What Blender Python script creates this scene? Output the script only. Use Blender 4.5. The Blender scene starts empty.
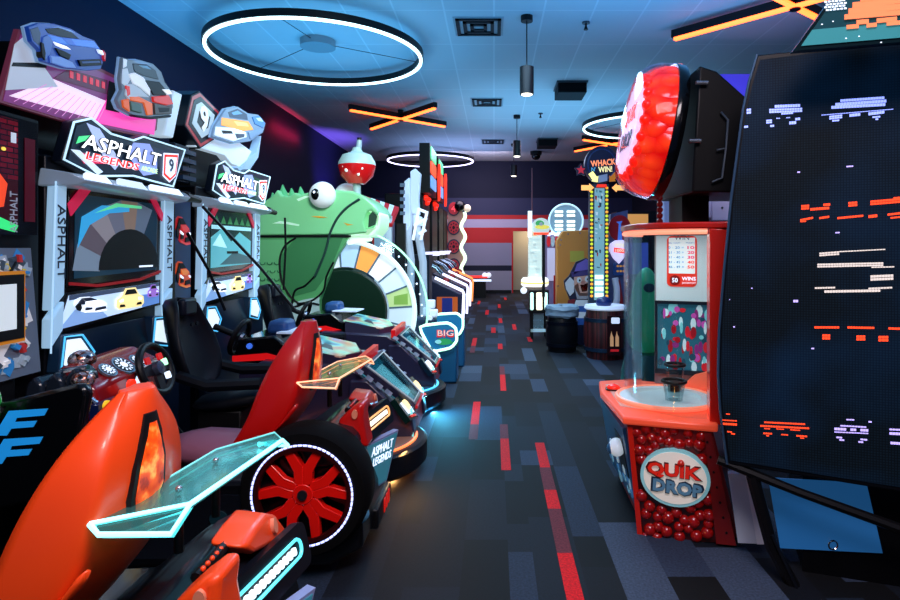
import bpy, bmesh, math, random
from mathutils import Vector, Matrix
random.seed(7)
C = bpy.context.scene.collection
PI = math.pi
CAM = Vector((0, 0, 1.5)); FP, CX, CY = 600.0, 494.0, 248.0

# ------------------------------------------------------------------ placing
class Frame:
    """a flat face: a runs along u, b along v, c along the face's normal"""
    def __init__(s, o, u, v):
        s.o, s.u, s.v = Vector(o), Vector(u).normalized(), Vector(v).normalized()
        s.n = s.u.cross(s.v).normalized()
    def p(s, a, b, c=0.0):
        return s.o + s.u*a + s.v*b + s.n*c
def FX(x): return Frame((x, 0, 0), (0, 1, 0), (0, 0, 1))      # faces the aisle (+x): a = y, b = z
def FY(y): return Frame((0, y, 0), (1, 0, 0), (0, 0, 1))      # faces the entrance (-y): a = x, b = z
def FZ(z): return Frame((0, 0, z), (1, 0, 0), (0, 1, 0))      # faces up
def on_y(Y, pts): return [((px-CX)/FP*Y, 1.5-(py-CY)/FP*Y) for px, py in pts]
def on_x(X, pts):
    out = []
    for px, py in pts:
        Y = X*FP/(px-CX); out.append((Y, 1.5-(py-CY)/FP*Y))
    return out
def on_f(F, pts):
    out = []
    for px, py in pts:
        d = Vector(((px-CX)/FP, 1, -(py-CY)/FP))
        t = (F.o-CAM).dot(F.n)/d.dot(F.n)
        q = CAM+d*t-F.o; out.append((q.dot(F.u), q.dot(F.v)))
    return out
def at(px, py, Y): return Vector(((px-CX)/FP*Y, Y, 1.5-(py-CY)/FP*Y))

# ------------------------------------------------------------------ materials
def lin(h):
    h = h.lstrip('#'); r = []
    for i in (0, 2, 4):
        c = int(h[i:i+2], 16)/255
        r.append(c/12.92 if c <= .04045 else ((c+.055)/1.055)**2.4)
    return (*r, 1)
_M = {}
def M(col, rough=.5, metal=0., emit=0., alpha=1., ecol=None, coat=0., bump=0., bscale=200):
    if .1 <= emit < 1.05: emit *= 1.25
    k = (col, rough, metal, emit, alpha, ecol, coat, bump, bscale)
    if k in _M: return _M[k]
    m = bpy.data.materials.new('mat_%d' % len(_M)); m.use_nodes = True
    nt = m.node_tree; b = nt.nodes['Principled BSDF']
    b.inputs['Base Color'].default_value = lin(col)
    b.inputs['Roughness'].default_value = rough; b.inputs['Metallic'].default_value = metal
    if max(lin(col)[:3]) < .035: b.inputs['Specular IOR Level'].default_value = .22
    if coat: b.inputs['Coat Weight'].default_value = coat; b.inputs['Coat Roughness'].default_value = .08
    if emit:
        b.inputs['Emission Color'].default_value = lin(ecol or col); b.inputs['Emission Strength'].default_value = emit
    if alpha < 1: b.inputs['Alpha'].default_value = alpha
    if bump:
        tc = nt.nodes.new('ShaderNodeTexCoord'); n = nt.nodes.new('ShaderNodeTexNoise'); bp = nt.nodes.new('ShaderNodeBump')
        n.inputs['Scale'].default_value = bscale; bp.inputs['Strength'].default_value = bump
        nt.links.new(tc.outputs['Object'], n.inputs['Vector']); nt.links.new(n.outputs['Fac'], bp.inputs['Height'])
        nt.links.new(bp.outputs['Normal'], b.inputs['Normal'])
    _M[k] = m; return m
def ramp_mat(name, kind, scale, stops, rough=.5, emit=0., detail=2, const=False, mapping=(1, 1, 1), rot=(0, 0, 0), metal=0, bump=0):
    """colours of a noise, voronoi or wave pattern through a ramp"""
    m = bpy.data.materials.new(name); m.use_nodes = True; nt = m.node_tree; b = nt.nodes['Principled BSDF']
    tc = nt.nodes.new('ShaderNodeTexCoord'); mp = nt.nodes.new('ShaderNodeMapping')
    mp.inputs['Scale'].default_value = mapping; mp.inputs['Rotation'].default_value = rot
    nt.links.new(tc.outputs['Object'], mp.inputs['Vector'])
    t = nt.nodes.new({'noise': 'ShaderNodeTexNoise', 'voronoi': 'ShaderNodeTexVoronoi', 'wave': 'ShaderNodeTexWave'}[kind])
    t.inputs['Scale'].default_value = scale
    if kind != 'voronoi': t.inputs['Detail'].default_value = detail
    nt.links.new(mp.outputs[0], t.inputs['Vector'])
    r = nt.nodes.new('ShaderNodeValToRGB'); r.color_ramp.interpolation = 'CONSTANT' if const else 'LINEAR'
    e = r.color_ramp.elements
    while len(e) < len(stops): e.new(.5)
    for i, (p, c) in enumerate(stops): e[i].position = p; e[i].color = lin(c)
    if kind == 'voronoi':
        s = nt.nodes.new('ShaderNodeSeparateColor'); nt.links.new(t.outputs['Color'], s.inputs[0]); src = s.outputs[0]
    else: src = t.outputs['Fac']
    nt.links.new(src, r.inputs[0]); nt.links.new(r.outputs[0], b.inputs['Base Color'])
    b.inputs['Roughness'].default_value = rough; b.inputs['Metallic'].default_value = metal
    if emit: nt.links.new(r.outputs[0], b.inputs['Emission Color']); b.inputs['Emission Strength'].default_value = emit
    if bump:
        bp = nt.nodes.new('ShaderNodeBump'); bp.inputs['Strength'].default_value = bump
        nt.links.new(src, bp.inputs['Height']); nt.links.new(bp.outputs[0], b.inputs['Normal'])
    return m
BLK = M('#08090c', .45); BLKG = M('#07080b', .18, coat=.5); DARK = M('#10131a', .4); NAVY = M('#10182c', .4)
GREY = M('#4a4f58', .4); SILV = M('#aab2bc', .25, .8); CHROME = M('#c8ccd2', .12, 1.); WHITE = M('#d8dce0', .4)
RED = M('#d4140c', .3, coat=.4); DRED = M('#5c0c0c', .4); RUBBER = M('#040405', .85)
for _m, _s in ((RUBBER, .12), (BLK, .3), (DARK, .3)): _m.node_tree.nodes['Principled BSDF'].inputs['Specular IOR Level'].default_value = _s
LW = M('#dcecff', .4, emit=1.1); LW2 = M('#f2f7ff', .4, emit=2.5); ICE = M('#9cc4e0', .4, emit=.45)
CYAN = M('#8ff4ff', .3, emit=2.2); BLUEL = M('#3a8cff', .3, emit=2.); GREENL = M('#a8ffc0', .3, emit=1.7)
ORL = M('#ff6a28', .3, emit=4.); REDL = M('#ff2a12', .3, emit=1.3); YEL = M('#f2d24a', .4, emit=.7); AMB = M('#ffb890', .3, emit=1.3)
def clear(name, tint, gloss=.5, emit=0.):
    """thin clear acrylic: tinted see-through with a sheen that grows towards grazing angles"""
    m = bpy.data.materials.new(name); m.use_nodes = True; nt = m.node_tree; nt.nodes.remove(nt.nodes['Principled BSDF']); L = nt.links.new
    out = nt.nodes['Material Output']; tr = nt.nodes.new('ShaderNodeBsdfTransparent'); gl = nt.nodes.new('ShaderNodeBsdfGlossy'); mx = nt.nodes.new('ShaderNodeMixShader')
    lw = nt.nodes.new('ShaderNodeLayerWeight'); ma = nt.nodes.new('ShaderNodeMath'); ma.operation = 'MULTIPLY'
    tr.inputs[0].default_value = lin(tint); gl.inputs[0].default_value = (1,1,1,1); gl.inputs['Roughness'].default_value = .06
    lw.inputs[0].default_value = .25; ma.inputs[1].default_value = gloss
    L(lw.outputs['Fresnel'], ma.inputs[0]); L(ma.outputs[0], mx.inputs[0]); L(tr.outputs[0], mx.inputs[1]); L(gl.outputs[0], mx.inputs[2]); last = mx
    if emit:
        em = nt.nodes.new('ShaderNodeEmission'); em.inputs[0].default_value = lin(tint); em.inputs[1].default_value = emit; ad = nt.nodes.new('ShaderNodeAddShader')
        L(mx.outputs[0], ad.inputs[0]); L(em.outputs[0], ad.inputs[1]); last = ad
    L(last.outputs[0], out.inputs[0]); return m
GLASS = clear('clear_acrylic', '#eef8fa', .45); TEALG = clear('teal_acrylic', '#8fdcdc', .6, .10); PEACHG = clear('peach_acrylic', '#e8d0b8', .6, .03)

# ------------------------------------------------------------------ mesh maker
class MB:
    def __init__(s): s.v, s.f, s.mi, s.mats = [], [], [], []
    def add(s, vs, fs, m=None):
        o = len(s.v); s.v += [Vector(x) for x in vs]
        if m not in s.mats: s.mats.append(m)
        k = s.mats.index(m)
        for f in fs: s.f.append([i+o for i in f]); s.mi.append(k)
        return s
    def box(s, lo, hi, m=None):
        (a, b, c), (d, e, f) = lo, hi
        return s.add([(a,b,c),(d,b,c),(d,e,c),(a,e,c),(a,b,f),(d,b,f),(d,e,f),(a,e,f)],
                     [(0,3,2,1),(4,5,6,7),(0,1,5,4),(1,2,6,5),(2,3,7,6),(3,0,4,7)], m)
    def prism(s, F, pts, c0=0., c1=.01, m=None):
        n = len(pts)
        vs = [F.p(a, b, c0) for a, b in pts]+[F.p(a, b, c1) for a, b in pts]
        return s.add(vs, [list(range(n))[::-1], list(range(n, 2*n))]+[(i, (i+1) % n, n+(i+1) % n, n+i) for i in range(n)], m)
    def rect(s, F, a0, b0, a1, b1, c0=0., c1=.01, m=None): return s.prism(F, [(a0,b0),(a1,b0),(a1,b1),(a0,b1)], c0, c1, m)
    def rrect(s, F, a0, b0, a1, b1, r, c0=0., c1=.01, m=None): return s.prism(F, rounded(a0, b0, a1, b1, r), c0, c1, m)
    def oval(s, F, a, b, ra, rb, c0=0., c1=.01, m=None, n=28):
        return s.prism(F, [(a+ra*math.cos(2*PI*i/n), b+rb*math.sin(2*PI*i/n)) for i in range(n)], c0, c1, m)
    def slab(s, prof, yc=0., m=None):
        """side outline (x, z, half width) spread both ways from yc"""
        n = len(prof)
        vs = [(x, yc-w, z) for x, z, w in prof]+[(x, yc+w, z) for x, z, w in prof]
        return s.add(vs, [list(range(n)), list(range(n, 2*n))[::-1]]+[(i, n+i, n+(i+1) % n, (i+1) % n) for i in range(n)], m)
    def tube(s, path, r, n=8, m=None, closed=False):
        P = [Vector(p) for p in path]; k = len(P); R = r if isinstance(r, (list, tuple)) else [r]*k
        up = None; rings = []
        for i in range(k):
            a = P[(i-1) % k] if (closed or i) else P[0]; b = P[(i+1) % k] if (closed or i < k-1) else P[-1]
            t = (b-a).normalized()
            if up is None: up = t.orthogonal().normalized()
            up = (up-t*up.dot(t)); up = up.normalized() if up.length > 1e-6 else t.orthogonal().normalized()
            w = t.cross(up)
            rings.append([P[i]+(up*math.cos(2*PI*j/n)+w*math.sin(2*PI*j/n))*R[i] for j in range(n)])
        return s.loft(rings, m, closed)
    def loft(s, rings, m=None, closed=False, caps=True):
        n = len(rings[0]); k = len(rings); vs = [p for r in rings for p in r]; fs = []
        for i in range(k if closed else k-1):
            for j in range(n):
                i2 = (i+1) % k; fs.append((i*n+j, i*n+(j+1) % n, i2*n+(j+1) % n, i2*n+j))
        if caps and not closed: fs += [list(range(n))[::-1], list(range((k-1)*n, k*n))]
        return s.add(vs, fs, m)
    def cyl(s, p0, p1, r0, r1=None, n=16, m=None): return s.tube([p0, p1], [r0, r0 if r1 is None else r1], n, m)
    def lathe(s, F, prof, n=32, m=None, a=0., b=0.):
        rings = [[F.p(a+r*math.cos(2*PI*j/n), b+r*math.sin(2*PI*j/n), c) for j in range(n)] for r, c in prof]
        return s.loft(rings, m, prof[0] == prof[-1] and len(prof) > 2)
    def torus(s, F, R, r, a=0., b=0., c=0., n=48, k=8, m=None, Rb=None):
        return s.tube([F.p(a+R*math.cos(2*PI*j/n), b+(Rb or R)*math.sin(2*PI*j/n), c) for j in range(n)], r, k, m, True)
    def ball(s, c, r, nu=16, nv=10, m=None):
        r = r if isinstance(r, (list, tuple)) else (r, r, r); c = Vector(c); rings = []
        for i in range(nv+1):
            t = -PI/2+PI*i/nv; q = max(math.cos(t), .02)
            rings.append([(c.x+r[0]*q*math.cos(2*PI*j/nu), c.y+r[1]*q*math.sin(2*PI*j/nu), c.z+r[2]*math.sin(t)) for j in range(nu)])
        return s.loft(rings, m)
    def build(s, name, mat, parent=None, bevel=0., sub=0, smooth=True, ang=.6, seg=2):
        me = bpy.data.meshes.new(name); o = bpy.data.objects.new(name, me); C.objects.link(o)
        off = Vector()
        if parent is not None:
            o.parent = parent; q = parent
            while q.parent is not None: q = q.parent
            off = q.location
        me.from_pydata([v-off for v in s.v], [], s.f)
        for m in s.mats: me.materials.append(m or mat)
        me.polygons.foreach_set('material_index', s.mi)
        b = bmesh.new(); b.from_mesh(me); bmesh.ops.recalc_face_normals(b, faces=b.faces); b.to_mesh(me); b.free()
        if smooth:
            me.polygons.foreach_set('use_smooth', [True]*len(me.polygons))
            if not sub: me.set_sharp_from_angle(angle=ang)
        if bevel:
            d = o.modifiers.new('round', 'BEVEL'); d.width = bevel; d.segments = seg; d.limit_method = 'ANGLE'; d.angle_limit = .6
        if sub:
            d = o.modifiers.new('soft', 'SUBSURF'); d.levels = d.render_levels = sub
        return o
def rounded(a0, b0, a1, b1, r, k=5):
    out = []
    for cx, cy, t in ((a1-r, b0+r, -PI/2), (a1-r, b1-r, 0), (a0+r, b1-r, PI/2), (a0+r, b0+r, PI)):
        out += [(cx+r*math.cos(t+PI/2*i/k), cy+r*math.sin(t+PI/2*i/k)) for i in range(k+1)]
    return out
def smooth(pts, k=5):
    """a smooth path through the given points"""
    P = [Vector(p) for p in pts]; out = []
    for i in range(len(P)-1):
        a, b, c, d = P[max(i-1,0)], P[i], P[i+1], P[min(i+2,len(P)-1)]
        for j in range(k):
            t = j/k; out.append(.5*((2*b)+(c-a)*t+(2*a-5*b+4*c-d)*t*t+(3*b-a-3*c+d)*t**3))
    return out+[P[-1]]
def tag(o, label=None, cat=None, group=None, kind=None):
    for k, v in (('label', label), ('category', cat), ('group', group), ('kind', kind)):
        if v: o[k] = v
    return o
def thing(name, loc, label, cat, group=None):
    o = bpy.data.objects.new(name, None); C.objects.link(o); o.location = loc; o.empty_display_size = .1
    return tag(o, label, cat, group)
def struct(name, mb, mat, **k): return tag(mb.build(name, mat, None, **k), kind='structure')
def text(s, F, a, b, h, mat, parent, w=None, d=.003, c=.002, shear=0., bold=.0, rot=0., name='lettering'):
    cu = bpy.data.curves.new('t', 'FONT'); cu.body = s; cu.size = 1; cu.align_x = 'CENTER'; cu.align_y = 'CENTER'
    cu.extrude = .01; cu.shear = shear; cu.offset = bold; cu.resolution_u = 2
    t = bpy.data.objects.new('t', cu); C.objects.link(t); bpy.context.view_layer.update()
    me = bpy.data.meshes.new_from_object(t.evaluated_get(bpy.context.evaluated_depsgraph_get()))
    C.objects.unlink(t); bpy.data.objects.remove(t)
    xs = [v.co.x for v in me.vertices]; ys = [v.co.y for v in me.vertices]
    x0, x1, y0, y1 = min(xs), max(xs), min(ys), max(ys); sy = h/max(y1-y0, 1e-6); sx = (w/max(x1-x0, 1e-6)) if w else sy
    q = parent
    while q.parent is not None: q = q.parent
    cr, sr = math.cos(rot), math.sin(rot)
    for v in me.vertices:
        x, y = (v.co.x-(x0+x1)/2)*sx, (v.co.y-(y0+y1)/2)*sy
        v.co = F.p(a+x*cr-y*sr, b+x*sr+y*cr, c+(d if v.co.z > 0 else 0))-q.location
    me.name = name; me.materials.clear(); me.materials.append(mat)
    o = bpy.data.objects.new(name, me); C.objects.link(o); o.parent = parent
    return o
def area(name, loc, rot, size, power, col, sy=None, spread=PI):
    l = bpy.data.lights.new(name, 'AREA'); l.energy = power; l.color = col; l.size = size; l.spread = spread
    if sy: l.shape = 'RECTANGLE'; l.size_y = sy
    o = bpy.data.objects.new(name, l); C.objects.link(o); o.location = loc; o.rotation_euler = rot; return o
def spot(name, loc, target, power, col, ang, blend=.6, r=.05):
    l = bpy.data.lights.new(name, 'SPOT'); l.energy = power; l.color = col; l.spot_size = ang; l.spot_blend = blend; l.shadow_soft_size = r
    o = bpy.data.objects.new(name, l); C.objects.link(o); o.location = loc
    o.rotation_euler = (Vector(target)-Vector(loc)).to_track_quat('-Z', 'Y').to_euler(); return o
def point(name, loc, power, col, r=.1):
    l = bpy.data.lights.new(name, 'POINT'); l.energy = power; l.color = col; l.shadow_soft_size = r
    o = bpy.data.objects.new(name, l); C.objects.link(o); o.location = loc; return o

# ------------------------------------------------------------------ the room
XL, XR, YB, ZC = -4.4, 4.6, 20.0, 4.4
def carpet():
    me = bpy.data.meshes.new('floor'); V, F_, K = [], [], []
    shades = ['#05070b', '#0a0e16', '#101722', '#18222f', '#233043', '#303c50', '#3f4c60']
    wts = [5, 6, 6, 4, 3, 2, 1]
    def quad(x0, x1, y0, y1, z, c):
        o = len(V); V.extend([(x0,y0,z),(x1,y0,z),(x1,y1,z),(x0,y1,z)]); F_.append((o,o+1,o+2,o+3)); K.append(lin(c))
    R = random.Random(11)
    x = XL
    while x < XR:
        w = R.choice([.12, .16, .22, .25]); y = -2.0+R.random()*-.9
        while y < YB+1.6:
            l = R.choice([.3, .45, .6, .8, 1.0]); quad(x, min(x+w, XR), max(y, -2), min(y+l, YB+1.6), 0, R.choices(shades, wts)[0]); y += l
        x += w
    rs = [(.31,.385,2.0,2.95,0),(.31,.385,2.95,3.45,1),(.31,.385,3.45,3.72,0),(.31,.385,3.72,4.1,1),(.315,.385,4.1,4.62,0),(.05,.115,4.05,4.72,0),(.05,.115,4.72,5.1,1),
          (-.2,-.13,4.7,5.1,1),(-.2,-.13,5.1,5.85,0),(.07,.13,6.3,7.1,0),(.07,.13,7.1,7.6,1),(-.35,-.28,9.2,10.0,0),(-.35,-.28,8.6,9.2,1),(.06,.13,8.9,9.4,0),
          (.1,.17,12,12.8,0),(.35,.42,11.0,11.8,0),(-.2,-.12,13.5,14.5,0),(.55,.62,9.6,10.1,0),(.1,.17,15,16,0),(-.45,-.38,16,17,0),(.3,.37,17.4,18.2,0),(-.05,.03,10.6,11.3,0)]
    for a, b, c, d, k in rs: quad(a, b, c, d, .0012, ['#e00f18', '#6b2a34'][k])
    me.from_pydata(V, [], F_)
    at_ = me.attributes.new('carpet_colour', 'FLOAT_COLOR', 'FACE')
    for i, c in enumerate(K): at_.data[i].color = c
    m = bpy.data.materials.new('carpet'); m.use_nodes = True; nt = m.node_tree; b = nt.nodes['Principled BSDF']
    a = nt.nodes.new('ShaderNodeAttribute'); a.attribute_name = 'carpet_colour'
    tc = nt.nodes.new('ShaderNodeTexCoord'); n = nt.nodes.new('ShaderNodeTexNoise'); n.inputs['Scale'].default_value = 90; n.inputs['Detail'].default_value = 4
    mx = nt.nodes.new('ShaderNodeMix'); mx.data_type = 'RGBA'; mx.blend_type = 'MULTIPLY'; mx.inputs[0].default_value = .55
    r = nt.nodes.new('ShaderNodeValToRGB'); r.color_ramp.elements[0].position = .35; r.color_ramp.elements[0].color = (.45,.45,.45,1); r.color_ramp.elements[1].position = .65; r.color_ramp.elements[1].color = (1.35,1.35,1.35,1)
    bp = nt.nodes.new('ShaderNodeBump'); bp.inputs['Strength'].default_value = .25
    L = nt.links.new
    L(tc.outputs['Object'], n.inputs['Vector']); L(n.outputs['Fac'], r.inputs[0]); L(a.outputs['Color'], mx.inputs[6]); L(r.outputs[0], mx.inputs[7])
    L(mx.outputs[2], b.inputs['Base Color']); L(n.outputs['Fac'], bp.inputs['Height']); L(bp.outputs[0], b.inputs['Normal'])
    b.inputs['Roughness'].default_value = .75; b.inputs['Specular IOR Level'].default_value = .25
    me.materials.append(m); o = bpy.data.objects.new('floor', me); C.objects.link(o); tag(o, kind='structure')
carpet()
def ceiling():
    m = bpy.data.materials.new('ceiling_tile'); m.use_nodes = True; nt = m.node_tree; b = nt.nodes['Principled BSDF']; L = nt.links.new
    tc = nt.nodes.new('ShaderNodeTexCoord'); br = nt.nodes.new('ShaderNodeTexBrick'); br.offset = 0; br.inputs['Scale'].default_value = 1
    br.inputs['Brick Width'].default_value = .61; br.inputs['Row Height'].default_value = 1.22; br.inputs['Mortar Size'].default_value = .012
    br.inputs['Color1'].default_value = (.56,.58,.60,1); br.inputs['Color2'].default_value = (.53,.555,.575,1); br.inputs['Mortar'].default_value = (.66,.68,.70,1)
    L(tc.outputs['Object'], br.inputs['Vector']); L(br.outputs['Color'], b.inputs['Base Color']); b.inputs['Roughness'].default_value = .8
    struct('ceiling', MB().box((XL,-2,ZC),(XR,YB+1.6,ZC+.1)), m)
ceiling()
WALLD = M('#0a1230', .6); WALLN = M('#182250', .6); WRED = M('#c40d14', .55); WLIL = M('#b9b4d2', .6); WGRY = M('#8f90a8', .6); WGR2 = M('#9a96a6', .6)
struct('wall_left', MB().box((XL-.1,-2,0),(XL,YB,ZC)), M('#0a1430', .65))
struct('wall_right', MB().box((XR,-2,0),(XR+.1,YB,ZC)), M('#15192c', .6))
wb = MB(); XD0, XD1 = .64, 1.75
for z0, z1, m in ((3.17,ZC,WALLD),(2.6,3.17,WALLN),(2.46,2.6,WRED),(2.18,2.46,WLIL),(2.06,2.18,WRED)): wb.box((XL,YB,z0),(XR,YB+.12,z1), m)
for z0, z1, m in ((1.67,2.06,WRED),(.92,1.67,WGRY),(.74,.92,M('#1c2134',.5)),(0,.74,WGR2)):
    wb.box((XL,YB,z0),(XD0,YB+.12,z1), m); wb.box((XD1,YB,z0),(XR,YB+.12,z1), m)
struct('wall_back', wb, WALLD)
struct('wall_passage', MB().box((XD0-.3,YB+1.5,0),(XR,YB+1.6,2.6)), M('#cbbfa6', .7))
struct('trim_1', MB().box((XD0-.05,YB-.02,0),(XD0,YB,2.06)).box((XD0-.05,YB-.02,2.06),(XD1+.05,YB,2.1)), WRED)
struct('baseboard_back', MB().box((XL,YB-.02,0),(XD0-.06,YB,.1)), BLK)
struct('baseboard_left', MB().box((XL,-2,0),(XL+.02,YB-.05,.1)), BLK)
sf = MB(); sp = [(2.42+.22*(1-math.sin(t)), 7.0+0*t, 0) for t in (0, 1)]
pr = [(XR,3.13),(2.78,3.13),(2.58,3.18),(2.46,3.28),(2.44,3.40),(2.52,3.50),(2.66,3.53),(XR,3.53)]
sf.prism(FY(8.0), pr, 0, 1.0); struct('trim_2', sf, M('#5a3fae', .5))
struct('wall_panel', MB().box((2.3,8.1,0),(XR,8.25,3.1)), M('#b8b4d8', .6))
# ------------------------------------------------------------------ ceiling fittings
def ring(x, y, R, label, canopy, glow):
    t = thing('ring_light', (x, y, 4.15), label, 'ceiling light', 'ring lights under the ceiling')
    F = Frame((x, y, 4.15), (1,0,0), (0,1,0))
    MB().lathe(F, [(R-.035,.03),(R+.035,.03),(R+.035,.12),(R-.035,.12),(R-.035,.03)], 96).build('housing', BLK, t)
    MB().lathe(F, [(R-.018,.005),(R+.018,.005),(R+.018,.03),(R-.018,.03),(R-.018,.005)], 96).build('diffuser', glow, t)
    cb = MB()
    for k in range(3):
        a = 2*PI*k/3+.4; cb.tube([(x+R*math.cos(a), y+R*math.sin(a), 4.27), (x+.1*math.cos(a), y+.1*math.sin(a), 4.36)], .005, 5)
    cb.build('cable', BLK, t)
    if canopy: MB().lathe(F, [(.01,.15),(.24,.15),(.24,.249),(.01,.249)], 32).build('canopy', M('#8f979c', .5), t)
RG = M('#e8fbff', .4, emit=5., ecol='#c4f2ff')
ring(-2.46, 8.38, 1.43, 'large pale blue ring light over the racing cabinets, disc canopy inside it', True, RG)
ring(-1.95, 18.45, 1.3, 'lilac white ring light near the back wall above the tall square panel signs', False, M('#e8e4ff', .4, emit=4., ecol='#cfc8ff'))
ring(3.3, 13.3, 1.3, 'white ring light partly hidden by the round red gumball sign', False, RG)
def cross(a, b, label):
    cx, cy = [(a[0][i]+a[1][i]+b[0][i]+b[1][i])/4 for i in (0, 1)]
    t = thing('cross_light', (cx, cy, 4.2), label, 'ceiling light', 'orange cross lights under the ceiling')
    for (x0, y0), (x1, y1) in (a, b):
        d = Vector((x1-x0, y1-y0, 0)); L_ = d.length; F = Frame((x0, y0, 4.2), d, Vector((0,0,1)).cross(d))
        MB().rect(F, 0, -.04, L_, .04, .02, .12).build('housing', BLK, t)
        MB().rect(F, .03, -.03, L_-.03, .03, -.015, .02).build('diffuser', M('#ff8a50', .4, emit=6., ecol='#ff5a20'), t)
    MB().lathe(Frame((cx, cy, 4.2), (1,0,0), (0,1,0)), [(.01,-.03),(.06,-.03),(.06,.199),(.01,.199)], 16).build('hub', BLK, t)
cross(((-2.84,11.77),(-1.08,13.39)), ((-2.81,13.67),(-1.13,11.6)), 'orange cross shaped light beyond the large ring light')
cross(((2.22,15.0),(3.94,16.3)), ((2.25,16.8),(3.70,14.78)), 'orange cross shaped light behind the round WHACK sign')
cross(((2.32,7.79),(4.4,5.65)), ((2.7,6.22),(4.1,7.28)), 'orange cross shaped light above the tall dark LED wall')
for x, y, zt, zb, label in ((.41,7.5,3.76,3.42,'black cylinder pendant lamp hanging nearest the entrance'),(.5,13.1,3.84,3.5,'black cylinder pendant lamp, second one along the aisle'),
                            (.55,16.7,3.8,3.5,'black cylinder pendant lamp hanging in front of the dark back wall')):
    t = thing('pendant_lamp', (x, y, zt), label, 'pendant lamp', 'black pendant lamps along the aisle'); F = Frame((x, y, 0), (1,0,0), (0,1,0))
    MB().lathe(F, [(.01,4.33),(.075,4.33),(.075,4.4),(.01,4.4)], 20).build('canopy', BLK, t)
    MB().cyl((x,y,zt),(x,y,4.33),.008,n=6).build('cord', BLK, t)
    MB().lathe(F, [(.07,zb),(.088,zb),(.088,zt),(.01,zt),(.01,zt-.02),(.07,zt-.02)], 24).build('lamp_shade', BLK, t)
    MB().lathe(F, [(.01,zb-.012),(.066,zb-.006),(.068,zb+.03),(.01,zb+.03)], 20).build('diffuser', M('#fff4dc', .4, emit=6.), t)
for x, y, label in ((-.2,7.84,'square ceiling air vent close to the first pendant lamp'),(-.14,11.9,'square ceiling air vent midway along the ceiling'),(-.03,16.3,'small looking ceiling air vent near the back wall')):
    t = thing('ceiling_vent', (x, y, ZC), label, 'vent', 'ceiling air vents'); w = .29
    MB().box((x-w-.03,y-w-.03,ZC-.012),(x+w+.03,y+w+.03,ZC)).build('frame', M('#9aa4aa', .5), t)
    b = MB()
    for k in range(3):
        r = w-.09*k
        for lo, hi in (((x-r,y-r),(x+r,y-r+.045)),((x-r,y+r-.045),(x+r,y+r)),((x-r,y-r),(x-r+.045,y+r)),((x+r-.045,y-r),(x+r,y+r))):
            b.box((*lo,ZC-.03),(*hi,ZC-.012))
    b.build('slot_grating', M('#15191d', .6), t)
for x, y, label in ((1.36,10.7,'black square ceiling speaker beside the second air vent'),(1.42,16.1,'black square ceiling speaker near the back wall')):
    t = thing('ceiling_speaker', (x, y, ZC), label, 'speaker', 'black square ceiling speakers')
    MB().box((x-.25,y-.3,ZC-.2),(x+.25,y+.3,ZC-.03)).build('body', M('#0b0e12', .7), t, bevel=.01)
    MB().box((x-.23,y-.31,ZC-.19),(x+.23,y-.3,ZC-.05)).build('grille', M('#05070a', .9), t)
    MB().box((x-.27,y-.32,ZC-.03),(x+.27,y+.32,ZC)).build('frame', M('#3c464d', .5), t)
for x, y, label in ((1.18,7.7,'small sprinkler head in the ceiling beside the first pendant lamp'),(1.0,12.9,'small sprinkler head in the ceiling beside the second pendant lamp')):
    t = thing('sprinkler', (x, y, ZC), label, 'sprinkler', 'ceiling sprinklers')
    F = Frame((x, y, 0), (1,0,0), (0,1,0))
    MB().lathe(F, [(.01,ZC-.02),(.05,ZC-.02),(.05,ZC),(.01,ZC)], 12).build('plate', M('#39424a', .4), t)
    MB().lathe(F, [(.01,ZC-.1),(.03,ZC-.1),(.012,ZC-.05),(.012,ZC-.02),(.005,ZC-.02)], 10).build('nozzle', BLK, t)
t = thing('dome_camera', (1.26,18.,ZC), 'little dark dome camera on the ceiling before the back wall', 'camera'); F = Frame((1.26,18.,0),(1,0,0),(0,1,0))
MB().lathe(F, [(.01,ZC-.1),(.17,ZC-.1),(.17,ZC),(.01,ZC)], 20).build('mount', BLK, t); MB().ball((1.26,18,ZC-.12),.14).build('dome', BLKG, t)

# ------------------------------------------------------------------ printed car pictures and car figures
CAR = [(0,.62),(.04,.9),(.18,1),(.45,.97),(.62,.78),(.88,.62),(.98,.45),(1,.2),(.95,.03),(.7,0),(.3,.1),(.2,.18),(.16,.35),(.05,.5)]
def car_bits(b, F, a, z, w, h, c, body, dark, lite, d=.05, flip=False):
    """a sports car seen from its front corner, in raised layers"""
    def q(pts): return [(a+(1-x if flip else x)*w, z+y*h) for x, y in pts]
    e = .006
    b.prism(F, q(CAR), c, c+d, body)
    b.prism(F, q([(.2,.93),(.45,.92),(.66,.73),(.32,.72)]), c+d, c+d+e, dark)
    b.prism(F, q([(.08,.6),(.2,.9),(.3,.7),(.28,.55)]), c+d, c+d+e, dark)
    b.prism(F, q([(.32,.68),(.62,.7),(.86,.58),(.7,.46),(.45,.5)]), c+d, c+d+e, lite)
    b.prism(F, q([(.3,.5),(.5,.4),(.46,.33),(.31,.42)]), c+d, c+d+e, LW)
    b.prism(F, q([(.86,.46),(.96,.44),(.97,.36),(.9,.38)]), c+d, c+d+e, LW)
    b.prism(F, q([(.6,.1),(.94,.14),(.92,.3),(.64,.27)]), c+d, c+d+e, dark)
    b.prism(F, q([(.32,.2),(.5,.22),(.5,.33),(.33,.38)]), c+d, c+d+e, dark)
    b.prism(F, q([(.03,.52),(.1,.66),(.17,.6),(.2,.4),(.16,.22),(.08,.3)]), c+d, c+d+e, BLK)
    b.prism(F, q([(.3,.1),(.7,.0),(.95,.03),(.95,.08),(.7,.06),(.32,.16)]), c+d, c+d+e, lite)
    return b
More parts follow.
